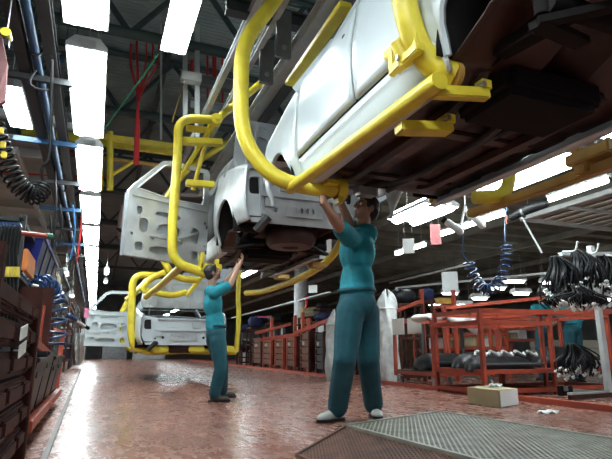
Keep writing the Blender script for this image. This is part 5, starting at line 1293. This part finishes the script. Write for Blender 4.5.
h = thing('nutrunner', 'pale long nutrunner tool hanging above the grey plastic bag', 'tool', a.lerp(b_, .5))
MB().cap([a, a.lerp(b_, .3)], [.05, .045], 10).build('motor', 'bluehose', h); MB().tube([a.lerp(b_, .3), a.lerp(b_, .85)], .025, 10).build('shaft', 'paper', h); MB().cap([a.lerp(b_, .85), b_], [.03, .035], 8).build('socket', 'rubber', h)
MB().tube([a, a + V((0, 0, .9))], .006, 5).build('wire', 'steel', h)
c = at(86.5, 313, Y=9.5); t = thing('pink_tag', 'small pink tag hanging beside the aisle lights at left', 'tag', c)
MB().box(c, (.07, .01, .16)).build('card', mat('bright_pink_card', (.75, .22, .38), .6), t, smooth=False); MB().tube([c + V((0, 0, .08)), (c.x, c.y, 3.4)], .004, 5).build('string', 'dgrey', t)
# dim clutter on the shelf rack and the racks farther down
k = 0
for z, nm in ((.72, 'lowest shelf'), (1.17, 'middle shelf'), (1.60, 'top')):
    for j, (yy, mt_) in enumerate(((5.0, 'black'), (6.9, 'navy'), (7.6, 'grey'), (8.5, 'black'), (9.1, 'brown'))):
        if z == 1.17 and j < 2 or z == 1.60 and j < 1: continue
        hh = rnd.uniform(.16, .30); ln = rnd.uniform(.35, .55)
        h = thing('parts_box', '%s parts box on the %s of the left rack, %s from the front' % ({'black': 'black', 'navy': 'navy', 'grey': 'grey', 'brown': 'brown'}[mt_], nm, ('first', 'second', 'third', 'fourth', 'fifth')[j]), 'box', (-.93, yy, z), 'parts boxes on the left rack')
        m_ = MB(); x0, x1, w_ = -.66, -1.2, ln / 2
        m_.add([V((x, y, zz)) for zz in (z, z + hh) for x, y in ((x0, yy - w_), (x1, yy - w_), (x1, yy + w_), (x0, yy + w_))], [(0, 3, 2, 1), (0, 1, 5, 4), (1, 2, 6, 5), (2, 3, 7, 6), (3, 0, 4, 7)]); m_.build('tub', mt_, h, smooth=False, solid=.012)
        MB().box((x0 + .005, yy, z + hh * .6), (.006, ln * .4, .06)).build('label_card', 'cardlt', h, smooth=False)
for k in range(4):
    y = 11.5 + 5 * k; z1 = (2.2, 2.0, 2.3, 2.1)[k]
    t = frame_rack('storage_rack', 'dark rack standing far down the left side of the aisle, %s' % ('nearest of four', 'second of four', 'third of four', 'farthest of four')[k], 'rack', -1.6, -.75, y, y + 3.2, z1, (.3, .8, 1.3, 1.8), 'dgrey' if k % 2 == 0 else 'brown', .06, 'far racks at left')
    for j in range(4):
        c = V((-1.15, y + .5 + .72 * j, (.33, .83, 1.33, .83)[j])); mt_ = ('paper', 'card', 'navy', 'grey')[(j + k) % 4]
        h = thing('carton', '%s carton on the %s far left rack, %s from the front' % ({'paper': 'white', 'card': 'brown', 'navy': 'navy', 'grey': 'grey'}[mt_], ('nearest', 'second', 'third', 'farthest')[k], ('first', 'second', 'third', 'fourth')[j]), 'box', c, 'cartons on the far left racks')
        MB().box(c + V((0, 0, .17)), (.6, .55, .34)).build('carton_body', mt_, h, smooth=False, bevel=.01); MB().box(c + V((.302, 0, .17)), (.006, .55, .05)).build('tape', 'cardlt', h, smooth=False)
for k, (x, y, Y) in enumerate(((65, 271, 15), (71, 294, 17), (107, 270, 16), (106, 280, 20), (58, 284, 18))):
    c = at(x, y, Y=Y); light('fluorescent_light', 'tiny bright far light at left, ' + ('above the brown cardboard box', 'right of the pale cardboard box', 'right of the aisle row, upper', 'right of the aisle row, lower', 'over the left racks')[k], c, c + V((.0, .9, 0)), .14, 'far lights at left', far=True, hang=.5)
# far end of the hall: cabinets and a dark gate closing the view
for k, (x0, x1, h_, y, mt_) in enumerate(((-5.5, -2.6, 2.6, 40, 'grey'), (-2.4, -.6, 2.2, 42, 'pale'), (.6, 2.4, 2.4, 44, 'grey'), (2.8, 5.2, 2.8, 43, 'pale'), (9.5, 12.5, 2.4, 36, 'grey'), (13.5, 17.5, 2.6, 33, 'pale'), (18.5, 22.5, 2.2, 30, 'card'))):
    h = thing('storage_cabinet', ('grey', 'pale')[k % 2] + ' cabinet at the far end of the hall, ' + ('first', 'second', 'third', 'fourth', 'fifth', 'sixth', 'last')[k] + ' from the left', 'cabinet', ((x0 + x1) / 2, y, 0), 'cabinets at the far end')
    MB().box(((x0 + x1) / 2, y + .4, h_ / 2), (x1 - x0, .8, h_)).build('carcass', mt_, h, smooth=False, bevel=.02)
    for s_ in (0, 1):
        d = MB().box((x0 + (x1 - x0) * (.25 + .5 * s_), y - .01, h_ / 2), ((x1 - x0) * .47, .03, h_ * .94)).build('door', mt_, h, smooth=False, bevel=.006)
        MB().box((x0 + (x1 - x0) * (.46 + .08 * s_), y - .04, h_ / 2), (.04, .03, .2)).build('handle', 'steel', d, smooth=False)

# ------------------------------------------------------------------ world and view
w = bpy.data.worlds.new('world'); bpy.context.scene.world = w; w.use_nodes = True
w.node_tree.nodes['Background'].inputs[0].default_value = (0.75, 0.9, 1.0, 1); w.node_tree.nodes['Background'].inputs[1].default_value = 0.15
sc = bpy.context.scene
sc.view_settings.view_transform = 'Standard'; sc.view_settings.look = 'None'; sc.view_settings.gamma = 1; sc.view_settings.exposure = 1.12
sc.view_settings.use_curve_mapping = False
